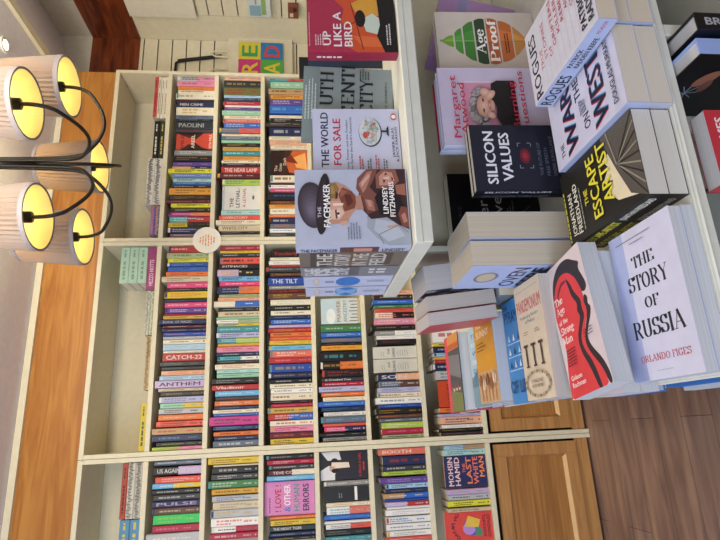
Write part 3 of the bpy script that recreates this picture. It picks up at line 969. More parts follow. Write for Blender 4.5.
xr, xl = X_(150, 291), X_(150, 335); z = zt
for i in range(2):
    lying('green and white patterned book %s, first column middle section' % ('lying on the shelf', 'lying over the other one')[i], xr-.001, xl, z, .019, ('#8c9a7c', '#d2cfc0')[i], ('#e0dccc', '#5a6a50')[i], seed=50+i, stripes=1); z += .0196
xr, xl = X_(147, 336), X_(147, 390); z = zt
lying('tan and orange patterned book lying flat below the green patterned pair, first column', xr-.001, xl, z, .024, '#c3a87c', '#4a3a2c', seed=60, stripes=1)
xr, xl = X_(142, 403), X_(142, 451); z = zt
lying('yellow book lying flat just above the lower divider, first column', xr, max(xl, XD[2]+.022), z, .03, '#cdb83c', '#4a4a2c', seed=61)
xr, xl = X_(130, 463), X_(130, 519); z = zt
for i, (t, col, tc, nm) in enumerate([(.032, '#b9b4a6', '#4c4a44', 'grey patterned book lying on the shelf below the lower divider'), (.032, '#c6c2b6', '#55524c', 'pale grey patterned book lying between the red one and its grey twin'), (.024, '#a8483a', '#5a1f18', 'brick red book lying on two grey patterned books, first column')]):
    lying(nm, min(xr, XD[2]-.022), xl, z, t, col, tc, seed=70+i, stripes=i < 2); z += t+.0006
xr, xl = X_(126, 520), X_(126, 556); z = zt
for i in range(2):
    lying('blue and yellow book at the lower left, lying %s' % ('on the shelf under its twin', 'over its twin')[i], xr-.001, xl, z, .042, '#5a8cae', '#d8c04a', seed=80+i, title=None); z += .0426

# ---- round paper sign hung on the divider
c_ = on(207, 240, 1, BC_Y-.004)
m = MB(); m.add([(.07*math.cos(a), y, .07*math.sin(a)) for y in (0, .002) for a in [2*math.pi*i/40 for i in range(40)]],
    [tuple(range(40))[::-1], tuple(range(40, 80))]+[(i, (i+1) % 40, 40+(i+1) % 40, 40+i) for i in range(40)], mat('#e8e2d4', .6, 'card'))
cv = Canvas(m, (-.07, 0, .07), (1, 0, 0), (0, 0, -1), .14, .14)
for i in range(6): cv.scribble(.035+.008*abs(i-2.5), .04+.0135*i, .07-.016*abs(i-2.5), .006, '#d98a4a', random.Random(i))
o = m.build('round_sign'); o.location = (c_.x, BC_Y-.004, c_.z); tag(o, 'round white paper sign with orange lettering on the upper divider', 'sign')
# ---- tote bag, sling and goods on the slatted wall
rb_ = empty('tote_bag', Matrix.Translation((2.25, BACK_Y-.05, .02))); tag(rb_, 'cream canvas tote bag with four bright letters hanging on the slatted wall', 'bag')
m = MB(); bm_ = mat('#ddd5bd', .85, 'canvas')
N = 10; vs = []
for s in (0, 1):
    for j in range(N+1):
        for i in range(N+1):
            u, v = i/N, j/N; vs.append((-.20+.36*u, (-1 if s == 0 else .35)*.022*math.sin(math.pi*u)*math.sin(math.pi*min(v, .9))-.001, .40*v))
fs = []
for s in (0, 1):
    o_ = s*(N+1)**2
    for j in range(N):
        for i in range(N): q = (o_+j*(N+1)+i, o_+j*(N+1)+i+1, o_+(j+1)*(N+1)+i+1, o_+(j+1)*(N+1)+i); fs.append(q if s == 0 else q[::-1])
m.add(vs, fs, bm_)
cv = Canvas(m, (-.14, -.0265, .33), (1, 0, 0), (0, 0, -1), .25, .27)
for (bx, by, bc, ch, tc) in ((0, 0, '#c8387c', 'R', '#d8c83c'), (.125, 0, '#d6c43c', 'E', '#3c9a5c'), (0, .135, '#58a84c', 'A', '#e0d040'), (.125, .135, '#2f78b8', 'D', '#d24834')):
    cv.rect(bx, by, .125, .135, bc); cv.text(ch, bx+.02, by+.115, .095, tc, .085, .03)
cv.rect(-.006, -.012, .262, .012, '#b02c64'); m.build('bag_body', rb_, True)
for s in (-.10, .03):
    m = MB(); m.tube([(s-.02, -.01, .39), (s-.02, -.012, .47), (s, -.012, .50), (s+.02, -.012, .47), (s+.02, -.01, .39)], .006, bm_); m.build('handle', rb_)
SM = mat('#1a1a1c', .6, 'strap'); YS = BACK_Y-.042
m = MB(); m.tube([on(*q, 1, YS) for q in ((222, 56), (205, 58), (190, 59.5), (178, 61))], .011, SM); m.tube([on(*q, 1, YS) for q in ((180, 61), (176, 63), (175, 72), (176, 84))], .008, SM)
o = m.build('black_strap'); tag(o, 'black strap hanging on the slatted wall above the tote bag', 'strap')
def goods(label, y0, y1, z0, z1, col, art):
    m = MB(); m.box((0, 0, 0), (.03, y1-y0, z1-z0), mat(col, .5, 'card'))
    art(Canvas(m, (-.0001, y1-y0, z1-z0), (0, -1, 0), (0, 0, -1), y1-y0, z1-z0)); o = m.build('boxed_item'); o.location = (RIGHT_X-.040, y0, z0); tag(o, label, 'box')
goods('white and pale blue boxed card pack on the slatted wall at the top edge', 2.42, 2.62, .14, .27, '#cfd8d6', lambda c: (c.rect(.01, .01, .08, c.h*.5, '#8cb0c0'), c.rect(.02, c.h*.6, c.w*.7, c.h*.2, '#8fae6c'), c.scribble(.1, c.h*.4, .08, .008, '#6a7a8a')))
goods('small dark red boxed item on the slatted wall near the top edge', 2.53, 2.62, -.02, .04, '#7a4434', lambda c: (c.rect(.01, .01, .03, .02, '#d8c8a8'), c.rect(.05, .03, .03, .02, '#2a2422')))
goods('bright green boxed item on the wall behind the red display book', 2.40, 2.70, -.16, -.07, '#a8b83c', lambda c: (c.rect(0, 0, c.w*.5, c.h, '#d8dcd0'), c.rect(.02, .02, .05, .03, '#3c7a4a')))

# ------------------------------------------------------------------ display table
TZ, TY, TX0, TX1, TY1 = -.565, .65, .052, 1.19, 1.94
tb = empty('display_table', Matrix.Translation((.62, 1.3, FLOOR_Z+.001))); tag(tb, 'cream display table piled with books, its rim running across the right side', 'table')
def tpart(name, fn, par=tb):
    q = MB(); fn(q); o = q.build(name, par); o.location = (-.62, -1.3, -FLOOR_Z-.001); return bevel(o, .002)
TBL = mat('#d3d3c8', .42, 'table_paint')
def ttop(q): q.box((TX0, TY, TZ-.022), (TX1, TY1, TZ), TBL); q.box((TX0-.003, TY-.005, TZ-.006), (TX1+.003, TY1, TZ-.001), TBL)
tpart('table_top', ttop)
tpart('side_panel', lambda q: q.box((TX0+.012, TY+.002, FLOOR_Z+.001), (TX0+.030, TY+.05, TZ-.0225), TBL))
tpart('divider_panel', lambda q: q.box((.585, TY+.003, FLOOR_Z+.001), (.607, TY1-.02, TZ-.0225), TBL))
tpart('side_panel', lambda q: q.box((TX1-.030, TY+.002, FLOOR_Z+.001), (TX1-.012, TY1-.02, TZ-.0225), TBL))
tpart('shelf', lambda q: q.box((TX0+.0305, TY-.02, -.86), (.5845, TY1-.02, -.84), TBL))
tpart('shelf', lambda q: q.box((.6075, TY-.02, -.86), (TX1-.0305, TY1-.02, -.84), TBL))
tpart('base_shelf', lambda q: q.box((TX0+.05, TY+.05, FLOOR_Z+.06), (.5845, TY1-.05, FLOOR_Z+.08), TBL))
tpart('back_panel', lambda q: q.box((TX0+.031, 1.36, FLOOR_Z+.08), (.5845, 1.37, TZ-.0225), TBL))
# raised shelf over the middle of the table
RZ, RY, RX0 = -.212, .9, .327
rs = empty('raised_display_shelf', Matrix.Translation((.75, 1.1, TZ+.0006))); tag(rs, 'raised cream shelf across the table that carries the upright display books', 'shelf')
def rpart(name, fn):
    q = MB(); fn(q); o = q.build(name, rs); o.location = (-.75, -1.1, -TZ-.0006); return bevel(o, .002)
rpart('shelf_board', lambda q: (q.box((RX0, RY, RZ-.034), (TX1+.1, 1.31, RZ), TBL), q.box((RX0-.002, RY-.003, RZ-.014), (TX1+.1, RY, RZ), TBL)))
rpart('back_panel', lambda q: q.box((.417, 1.20, TZ+.0006), (TX1, 1.215, RZ-.0345), mat('#cfc7ad', .6, 'back_paint')))
rpart('side_panel', lambda q: q.box((.402, 1.17, TZ+.0006), (.416, 1.29, RZ-.0345), TBL))
rpart('side_panel', lambda q: q.box((TX1-.02, 1.216, TZ+.0006), (TX1-.002, 1.30, RZ-.0345), TBL))

# ---- artwork of the display books
def a_face(c):
    w, h = c.w, c.h   # helmeted soldier above a second figure
    c.rect(0, 0, w, h, '#b3b8cc'); S = lambda x, y, rx, ry, a, b, r=0, n=4, dx=0, dy=0: c.soft(w*x, h*y, w*rx, h*ry, a, b, n, r, w*dx, h*dy)
    P = lambda col, *q: c.poly([(w*x, h*y) for x, y in q], col)
    # sleeve and collar of the coat
    P('#9da3b0', (0, .80), (.10, .70), (.24, .62), (.40, .63), (.46, .74), (.40, .90), (.22, 1), (0, 1)); P('#b4bac6', (.05, .80), (.20, .68), (.34, .70), (.30, .86), (.12, .95)); P('#7f858f', (.36, .62), (.46, .70), (.44, .80), (.38, .74)); P('#c9988a', (.22, .80), (.25, .795), (.27, .885), (.235, .89))
    c.line([(w*.02, h*.76), (w*.14, h*.72), (w*.26, h*.90), (w*.16, h*.98)], w*.008, '#6c6e76')
    # dark tunic of the second figure, bent arm, hand and faces
    P('#3a2628', (.34, .66), (.46, .59), (.66, .56), (.86, .60), (1, .66), (1, .99), (.20, .99), (.26, .90), (.36, .80))
    P('#6b4038', (.40, .63), (.56, .585), (.70, .60), (.66, .70), (.46, .735)); P('#a06c5e', (.46, .635), (.62, .605), (.66, .64), (.56, .69), (.44, .70)); P('#c08c7c', (.50, .645), (.60, .625), (.58, .665), (.50, .675))
    P('#7c4c42', (.60, .60), (.74, .54), (.88, .555), (1, .64), (1, .74), (.86, .70), (.76, .66), (.66, .72), (.58, .70)); P('#b07a6a', (.68, .60), (.80, .565), (.96, .645), (.98, .69), (.86, .665), (.74, .63)); P('#caa090', (.76, .59), (.82, .585), (.94, .66), (.90, .665))
    P('#8a5648', (.74, .72), (.92, .72), (1, .78), (1, .90), (.84, .93), (.74, .86)); P('#c08e7e', (.78, .75), (.90, .75), (.97, .80), (.95, .87), (.84, .89), (.78, .83)); P('#5a3028', (.80, .79), (.86, .785), (.85, .81)); P('#5a3028', (.91, .80), (.955, .81), (.93, .83)); P('#dcb4a4', (.865, .79), (.89, .79), (.90, .84), (.86, .845)); P('#6a2c28', (.82, .865), (.90, .86), (.87, .88))
    P('#1f171b', (.40, .74), (.62, .70), (.72, .76), (.70, .92), (.46, .96), (.36, .86)); P('#7a463c', (.24, .93), (.40, .90), (.50, .93), (.48, .99), (.22, .99)); P('#b07c6c', (.28, .945), (.38, .925), (.42, .96), (.30, .98)); P('#96604f', (.66, .90), (.78, .89), (.80, .98), (.64, .98))
    # face, seen three quarters and looking down
    P('#c08c76', (.28, .30), (.80, .28), (.83, .36), (.78, .44), (.70, .50), (.62, .545), (.50, .55), (.42, .50), (.34, .46), (.29, .39)); P('#dcb6a2', (.34, .31), (.50, .30), (.50, .40), (.42, .43), (.34, .38)); P('#d0a28c', (.46, .30), (.58, .30), (.57, .42), (.50, .44))
    P('#8f6f42', (.60, .28), (.80, .27), (.82, .36), (.74, .39), (.62, .36)); P('#a98850', (.66, .29), (.76, .285), (.78, .34), (.68, .35)); P('#7b4636', (.44, .43), (.66, .38), (.76, .42), (.70, .50), (.60, .545), (.48, .52)); P('#5c2c24', (.50, .46), (.66, .43), (.66, .49), (.56, .51)); P('#9c5e4a', (.62, .40), (.74, .40), (.70, .46))
    P('#6a4034', (.34, .352), (.46, .345), (.47, .36), (.36, .368)); P('#efe2d8', (.365, .368), (.455, .362), (.445, .383), (.38, .386)); c.ell(w*.415, h*.374, w*.018, h*.011, '#211a1c'); P('#4a2a24', (.60, .352), (.70, .358), (.68, .378), (.61, .372)); P('#f0d4c4', (.515, .33), (.545, .33), (.55, .42), (.52, .42)); P('#8c5444', (.49, .425), (.57, .42), (.56, .438), (.50, .44))
    P('#b48270', (.46, .535), (.62, .53), (.66, .575), (.46, .60)); P('#c9a08c', (.26, .40), (.31, .39), (.33, .46), (.28, .46))
    # helmet
    S(.53, .150, .30, .125, '#40343c', '#6f6678', -6, 7, -.07, -.01); S(.545, .245, .40, .062, '#2e2428', '#43363e', 5, 4); S(.56, .268, .30, .026, '#241c20', '#2c2226', 5, 2)
    c.text('THE', w*.36, h*.225, h*.030, '#d5d6e0', w*.14, 0); c.text('FACEMAKER', w*.24, h*.305, h*.058, '#f3efec', w*.56, .04)
    c.text('LINDSEY', w*.40, h*.815, h*.045, '#f3efec', w*.36, .04); c.text('FITZHARRIS', w*.36, h*.875, h*.045, '#f3efec', w*.46, .04)
    scr(c, w*.08, h*.46, w*.22, 5, h*.009, h*.024, '#6a7080', 4)
def s_face(c): c.rect(c.w*.38, c.h*.1, c.w*.34, c.h*.8, '#5a3a3c'); c.rect(c.w*.5, c.h*.2, c.w*.16, c.h*.6, '#c88c80'); c.text('THE FACEMAKER', c.w*.04, c.h*.8, c.h*.5, '#25242a', c.w*.32, .03); c.text('LINDSEY', c.w*.75, c.h*.8, c.h*.45, '#25242a', c.w*.2, .03)
def a_world(c):
    w, h = c.w, c.h
    c.rect(0, 0, w, h, '#c3c5dc'); c.text('THE WORLD', w*.17, h*.175, h*.085, '#20233c', w*.78, .035); c.text('FOR SALE', w*.20, h*.315, h*.085, '#b8283c', w*.66, .035)
    c.text('Money, Power and the Traders', w*.08, h*.40, h*.026, '#33364c', w*.76, .01); c.text('Who Barter the Earth\'s Resources', w*.08, h*.445, h*.026, '#33364c', w*.8, .01)
    c.ell(w*.66, h*.66, w*.21, h*.135, '#3c3c44'); c.ell(w*.67, h*.655, w*.20, h*.125, '#cdd2d4')
    g = random.Random(11)
    for k in range(42):
        an, q = g.uniform(0, 6.28), g.uniform(0, .86); c.ell(w*(.67+.19*q*math.cos(an)), h*(.655+.118*q*math.sin(an)), w*g.uniform(.015, .04), h*g.uniform(.008, .02), g.choice(['#c4605a', '#9fb2ac', '#b8b090', '#a9b8bc', '#d0a498', '#8f9c94', '#c8ccc8']), 7, g.uniform(0, 90))
    c.ell(w*.61, h*.60, w*.05, h*.03, '#c0524c', 9)
    for k in (-.5, 0, .5): c.line([(w*(.67+.2*math.sqrt(1-(k+j/12)**2*0)*math.sin(R(-70+140*t/8))), h*(.655+.1*k+.02*math.cos(R(-70+140*t/8)))) for t in range(9) for j in (0,)], w*.004, '#8a9094')
    c.line([(w*.66, h*.79), (w*.66, h*.85)], w*.025, '#2c2c34'); c.poly([(w*.58, h*.87), (w*.62, h*.845), (w*.70, h*.845), (w*.74, h*.87)], '#2c2c34')
    for i, y in enumerate((.53, .62, .71, .8)): scr(c, w*.08, h*y, w*.24, 2, h*.014, h*.028, ('#b8404c', '#5c6070')[i % 2], i)
    c.text('JAVIER BLAS', w*.28, h*.925, h*.028, '#2c2c40', w*.42, .02); c.text('& JACK FARCHY', w*.22, h*.965, h*.028, '#2c2c40', w*.5, .02)
    c.ell(w*.86, h*.935, w*.05, h*.035, '#b85a3c'); c.ell(w*.86, h*.935, w*.028, h*.026, '#e8e2d8')
def a_scent(c):
    w, h = c.w, c.h
    c.rect(0, 0, w, h, '#8a9798'); c.rect(0, h*.0, w, h*.18, '#7d8b8c')
    scr(c, w*.25, h*.04, w*.62, 4, h*.013, h*.035, '#c8cfcc', 3)
    c.text('UTH', w*.43, h*.33, h*.14, '#1f2a2c', w*.50, font='serif', thick=.17, thin=.05, slab=.04)
    c.text('CENTI', w*.28, h*.565, h*.14, '#1f2a2c', w*.76, font='serif', thick=.17, thin=.05, slab=.04)
    c.text('CITY', w*.34, h*.77, h*.14, '#1f2a2c', w*.50, font='serif', thick=.17, thin=.05, slab=.04)
    c.line([(w*.12, h*.5), (w*.18, h*.46), (w*.25, h*.5), (w*.19, h*.55), (w*.26, h*.6)], w*.02, '#b8483c')
    scr(c, w*.82, h*.64, w*.17, 4, h*.012, h*.03, '#33403f', 5); c.text('ALICE SPARBERG', w*.3, h*.93, h*.022, '#44504f', w*.5)
def a_bird(c):
    w, h = c.w, c.h
    c.rect(0, 0, w, h, '#a8304c'); c.poly([(w*.0, h*.55), (w*.1, h*.44), (w*.35, h*.5), (w*.55, h*.38), (w*.8, h*.42), (w, h*.3), (w, h*.95), (0, h*.95)], '#c8502c')
    c.poly([(w*.1, h*.62), (w*.3, h*.5), (w*.28, h*.8), (w*.1, h*.92)], '#d8683a'); c.poly([(w*.6, h*.6), (w*.9, h*.5), (w, h*.62), (w, h*.9), (w*.7, h*.86)], '#d39a3c')
    c.poly([(w*.38, h*.66), (w*.6, h*.62), (w*.72, h*.74), (w*.6, h*.84), (w*.3, h*.86)], '#c4d0c0')
    c.ell(w*.62, h*.6, w*.16, h*.06, '#1c1718'); c.poly([(0, h*.86), (w*.3, h*.78), (w*.5, h*.82), (w, h*.8), (w, h), (0, h)], '#171416')
    c.line([(w*.05, h*.62), (w*.9, h*.5)], w*.012, '#4a1820'); c.line([(w*.35, h*.3), (w*.62, h*.62)], w*.012, '#4a1820')
    c.text('UP', w*.12, h*.26, h*.09, '#eadfe0', w*.26, .03); c.text('LIKE A', w*.10, h*.38, h*.09, '#eadfe0', w*.64, .03); c.text('BIRD', w*.10, h*.5, h*.09, '#eadfe0', w*.46, .03)
    scr(c, w*.12, h*.10, w*.22, 4, h*.012, h*.026, '#e0b8c0', 6); scr(c, w*.1, h*.03, w*.8, 1, h*.012, h*.03, '#d890a4', 8); scr(c, w*.12, h*.9, w*.44, 2, h*.014, h*.03, '#d8d0d0', 9)
def a_age(c):
    w, h = c.w, c.h
    c.rect(0, 0, w, h, '#c9bdb4')
    segs = [(.06, .165, '#6f9a34', .02, .10), (.18, .255, '#4a8a3a', .13, .22), (.27, .375, '#3f7a34', .24, .34), (.39, .495, '#26402a', .35, .38), (.51, .62, '#a8562c', .38, .36), (.635, .76, '#bb6430', .35, .27), (.775, .90, '#c08444', .25, .03)]
    for i, (y0, y1, q_, a_, b_) in enumerate(segs):
        n = 6; L1 = [(w*(.5-(a_+(b_-a_)*i/n+.02*math.sin(math.pi*i/n))), h*(y0+(y1-y0)*i/n)) for i in range(n+1)]; L2 = [(w-x, y) for x, y in L1[::-1]]
        c.poly(L1+L2, q_)
        c.poly([(w*.5, h*y0), (w*.5, h*y1), (w*(.5+b_*.55), h*y1), (w*(.5+a_*.55), h*y0)], '#'+''.join('%02x' % min(255, int(int(q_[j:j+2], 16)*1.14)) for j in (1, 3, 5)))
        c.line([(w*.5, h*y0), (w*.5, h*y1)], w*.012, '#8fb070' if y0 < .38 else '#8a7a50')
    c.line([(w*.5, h*.03), (w*.5, h*.08)], w*.03, '#7a9a3c')
    c.text('Age', w*.28, h*.475, h*.09, '#f0e8e4', w*.42, font='serif'); c.text('Proof', w*.14, h*.605, h*.088, '#f0e8e4', w*.72, font='serif')
    scr(c, w*.3, h*.69, w*.42, 2, h*.012, h*.026, '#4a2a1c', 3)
def a_marg(c):
    w, h = c.w, c.h; S = lambda x, y, rx, ry, a, b, r=0, n=5: c.soft(w*x, h*y, w*rx, h*ry, a, b, n, r)
    c.rect(0, 0, w, h, '#bfb4cc'); c.rect(w*.10, h*.175, w*.72, h*.47, '#cfc0d0'); c.rect(w*.12, h*.19, w*.68, h*.44, '#c98ba4')
    S(.45, .32, .25, .085, '#a48a94', '#8f8788'); r_ = random.Random(5)
    for k in range(46):
        a = r_.uniform(0, 6.28); q = r_.uniform(.75, 1.08); S(.46+.22*q*math.cos(a), .325+.078*q*math.sin(a), .045, .016, ('#8a8284', '#6a6466', '#a8a09e')[k % 3], ('#b4acaa', '#7c7476', '#989092')[k % 3], r_.uniform(0, 90), 3)
    c.poly([(w*.12, h*.63), (w*.15, h*.50), (w*.32, h*.445), (w*.46, h*.455), (w*.56, h*.42), (w*.76, h*.43), (w*.80, h*.48), (w*.80, h*.63)], '#1b171c')
    S(.47, .355, .145, .066, '#b98a78', '#dcb09c', 4); S(.41, .345, .03, .008, '#8a6258', '#3a2a2a'); S(.54, .347, .03, .008, '#8a6258', '#3a2a2a'); S(.475, .37, .022, .014, '#c89a88', '#e6c0ae'); S(.475, .395, .055, .009, '#a84a4c', '#e8d4cc'); S(.47, .42, .07, .018, '#c09080', '#d0a090')
    S(.64, .37, .055, .045, '#c59684', '#deb4a2', 30); S(.60, .41, .08, .03, '#c59684', '#deb4a2', 40); S(.34, .40, .05, .03, '#c59684', '#d8ae9c', -30)
    c.text('Margaret', w*.06, h*.135, h*.058, '#b82a48', w*.80, .01); c.text('Atwood', w*.10, h*.20, h*.058, '#b82a48', w*.66, .01)
    c.text('Burning', w*.16, h*.625, h*.055, '#b82a48', w*.62, .01); c.text('Questions', w*.06, h*.70, h*.055, '#b82a48', w*.86, .01)
def s_plain(t, col, tc, bold=.03):
    return lambda c: (c.rect(0, 0, c.w, c.h, col) if col else None, c.text(t, c.w*.08, c.h*.72, c.h*.45, tc, c.w*.6, bold))
def a_sil(c):
    w, h = c.w, c.h
    c.rect(0, 0, w, h, '#191c2a'); c.text('SILICON', w*.10, h*.205, h*.092, '#dcdce4', w*.80, .04); c.text('VALUES', w*.14, h*.345, h*.092, '#dcdce4', w*.74, .04)
    c.soft(w*.52, h*.475, w*.12, h*.05, '#5a1c28', '#a83038', 5)
    for i in range(4): c.line([(w*(.44+.045*i), h*.44), (w*(.43+.045*i), h*.51)], .0005, '#5a1c28')
    for sx in (.33, .71):
        for sy in (.415, .535): c.rect(w*sx, h*sy, .007*(1 if sx < .5 else -1), .001, '#9c9ca8'); c.rect(w*sx, h*sy, .001, .007*(1 if sy < .5 else -1), '#9c9ca8')
    for i, t in enumerate(('THE FUTURE OF', 'FREE SPEECH', 'UNDER SURVEILLANCE', 'CAPITALISM')): c.text(t, w*.22, h*(.62+.06*i), h*.03, '#646878', w*(.5, .42, .6, .38)[i], 0)
def a_steve(c):
    w, h = c.w, c.h
    c.rect(0, 0, w, h, '#101012'); c.text('TRIPP MICKLE', w*.06, h*.12, h*.035, '#4c4c50', w*.5); c.text('After', w*.14, h*.42, h*.11, '#a8a8ac', w*.5, 0); c.text('Steve', w*.14, h*.58, h*.11, '#a8a8ac', w*.55, 0)
    scr(c, w*.14, h*.64, w*.5, 3, h*.012, h*.03, '#6a6a70', 3); c.line([(w*.3, h*.55), (w*.55, h*.9)], .001, '#6a6a70')
def a_escape(c):
    w, h = c.w, c.h
    c.rect(0, 0, w, h, '#23211f'); c.poly([(w*.05, h*.98), (w*.16, h*.70), (w*.3, h*.62), (w*.42, h*.68), (w*.48, h*.58), (w*.6, h*.66), (w*.72, h*.6), (w*.78, h*.74), (w*.66, h*.99)], '#d9cdb0')
    c.poly([(0, h), (w*.14, h*.84), (w*.5, h*.74), (w, h*.62), (w, h)], '#55504a')
    for i in range(9): c.line([(w*.55, h*.76), (w*(.02+.12*i), h)], w*.018, ('#2b2825', '#8c857a')[i % 2])
    c.line([(w*.55, h*.76), (w, h*.7)], w*.02, '#8c857a')
    scr(c, w*.05, h*.035, w*.9, 1, h*.018, h*.03, '#c2bc3c', 4)
    c.text('JONATHAN', w*.09, h*.14, h*.058, '#d8d6cc', w*.58, .03); c.text('FREEDLAND', w*.09, h*.225, h*.058, '#d8d6cc', w*.66, .03); scr(c, w*.1, h*.265, w*.62, 1, h*.012, h*.03, '#9c9a90', 5)
    c.text('THE', w*.36, h*.365, h*.05, '#cfc83c', w*.2, .04); c.text('ESCAPE', w*.12, h*.52, h*.115, '#d8cf3a', w*.78, .03); c.text('ARTIST', w*.20, h*.675, h*.115, '#d8cf3a', w*.76, .03)
def s_escape(c): c.rect(0, 0, c.w, c.h, '#1e1d1c'); c.text('THE ESCAPE ARTIST', c.w*.04, c.h*.75, c.h*.5, '#d8cf3a', c.w*.5, .04); c.text('JONATHAN FREEDLAND', c.w*.58, c.h*.7, c.h*.38, '#d8d6cc', c.w*.36, .04)
def a_war(c):
    w, h = c.w, c.h
    c.rect(0, 0, w, h, '#bdbfd8')
    def g(t, x, y, hh, ww):
        c.text(t, x-.0022, y-.0006, hh, '#b02c48', ww, .03); c.text(t, x+.0024, y+.0008, hh, '#3a7cb4', ww, .03); c.text(t, x, y, hh, '#1b1c30', ww, .03)
    c.text('THE', w*.10, h*.15, h*.055, '#1b1c30', w*.2, .03); g('WAR', w*.06, h*.37, h*.175, w*.88)
    c.text('ON', w*.16, h*.565, h*.085, '#1b1c30', w*.2, .03); c.text('THE', w*.60, h*.50, h*.085, '#1b1c30', w*.3, .03); g('WEST', w*.05, h*.80, h*.185, w*.92)
    scr(c, w*.38, h*.465, w*.22, 5, h*.009, h*.02, '#4c5070', 6); c.text('DOUGLAS MURRAY', w*.10, h*.93, h*.055, '#25263a', w*.80, .02)
def a_rogues(c):
    w, h = c.w, c.h
    c.rect(0, 0, w, h, '#bfc0d0'); c.text('ROGUES', w*.03, h*.16, h*.115, '#17181f', w*.86, .03)
    for i, t in enumerate(('TRUE', 'STORIES', 'OF', 'GRIFTERS,', 'KILLERS,', 'REBELS', 'AND', 'CROOKS')): 
        c.text(t, w*(.28, .36, .3, .36, .44, .5, .56, .5)[i], h*(.245+.075*i), h*.042, '#b03c4c', w*.07*len(t), .0); c.line([(w*.06, h*(.26+.075*i)), (w*.95, h*(.26+.075*i))], .0004, '#8c8c98')
    c.text('PATRICK', w*.08, h*.88, h*.07, '#17181f', w*.5, .03); c.text('RADDEN KEEFE', w*.08, h*.97, h*.07, '#17181f', w*.85, .03)
def s_rogues(c): c.rect(0, 0, c.w, c.h, '#a9b6da'); c.text('ROGUES', c.w*.03, c.h*.85, c.h*.68, '#17181f', c.w*.38, .03); c.text('PATRICK', c.w*.5, c.h*.42, c.h*.26, '#17181f', c.w*.2, .04); c.text('RADDEN KEEFE', c.w*.5, c.h*.78, c.h*.26, '#17181f', c.w*.32, .04); c.text('PICADOR', c.w*.86, c.h*.6, c.h*.2, '#b04c68', c.w*.12)
def a_russia(c):
    w, h = c.w, c.h
    c.rect(0, 0, w, h, '#c8c9e0'); c.rect(0, 0, w*.24, h, '#a3aed8')
    for i, (t, x, ww) in enumerate((('THE', .33, .34), ('STORY', .20, .62), ('OF', .40, .22), ('RUSSIA', .14, .76))): c.text(t, w*x, h*(.27, .42, .55, .73)[i], h*(.075, .10, .07, .11)[i], '#23252d', w*ww, font='serif', thick=.21, thin=.04, slab=.035)
    c.text('ORLANDO FIGES', w*.17, h*.885, h*.042, '#b4505c', w*.72, font='serif', thick=.17); scr(c, w*.12, h*.07, w*.76, 1, h*.006, h*.03, '#6a6c80', 3); scr(c, w*.36, h*.105, w*.3, 1, h*.006, h*.03, '#6a6c80', 4); scr(c, w*.4, h*.95, w*.3, 1, h*.004, h*.03, '#9a9cb0', 4)
def a_strong(c):
    w, h = c.w, c.h
    c.rect(0, 0, w, h, '#cdc0c6')
    def sm(p, n=2):
        for _ in range(n):
            q = []
            for (ax, ay), (bx, by) in zip(p, p[1:]+p[:1]): q += [(.75*ax+.25*bx, .75*ay+.25*by), (.25*ax+.75*bx, .25*ay+.75*by)]
            p = q
        return [(x*w, y*h) for x, y in p]
    K, RD = '#2b252c', '#cf3c42'
    c.poly(sm([(.06, .40), (.08, .22), (.20, .09), (.42, .025), (.66, .035), (.80, .09), (.93, .13), (.86, .165), (.92, .24), (.97, .32), (.88, .36), (.74, .30), (.6, .2), (.4, .14), (.2, .2), (.1, .38)]), K)
    c.poly(sm([(.06, .50), (.04, .36), (.14, .20), (.34, .115), (.56, .12), (.72, .19), (.80, .28), (.84, .37), (.82, .42), (.84, .49), (.74, .55), (.66, .62), (.62, .70), (.78, .80), (.88, .90), (.92, 1.04), (.0, 1.04), (.0, .90), (.06, .76), (.14, .64)]), RD)
    c.poly(sm([(.50, .15), (.60, .22), (.64, .30), (.76, .38), (.73, .44), (.76, .50), (.64, .56), (.55, .63), (.56, .71), (.70, .82), (.78, 1.02), (.70, 1.02), (.60, .84), (.48, .72), (.47, .62), (.58, .54), (.66, .48), (.60, .44), (.66, .39), (.56, .32), (.54, .24)]), K)
    c.poly(sm([(.86, .36), (.92, .40), (.88, .44), (.94, .47), (.88, .53), (.80, .57), (.70, .64), (.74, .72), (.90, .82), (.98, .92), (.99, 1.0), (.92, 1.0), (.86, .88), (.70, .77), (.62, .68), (.68, .60), (.80, .52), (.84, .46), (.80, .41)]), K)
    c.poly(sm([(.14, .34), (.2, .24), (.36, .165), (.5, .17), (.5, .19), (.36, .19), (.22, .26)], 2), '#7a1f2a')
    for i, t in enumerate(('The', 'Age', 'of the', 'Strong-', 'Man')): c.text(t, w*.10, h*(.31+.075*i), h*(.055 if i != 2 else .035), '#f2e2e0', w*(.22, .22, .24, .38, .26)[i], font='serif', thick=.16)
    for i in range(6): c.scribble(w*.12, h*(.665+.022*i), w*(.26-.02*(i % 3)), h*.009, '#5a1c24', random.Random(i))
    c.text('Gideon', w*.12, h*.88, h*.035, '#f2e2e0', w*.28, .02); c.text('Rachman', w*.12, h*.93, h*.035, '#f2e2e0', w*.34, .02); scr(c, w*.66, h*.60, w*.26, 3, h*.007, h*.022, '#4c3c44', 5)
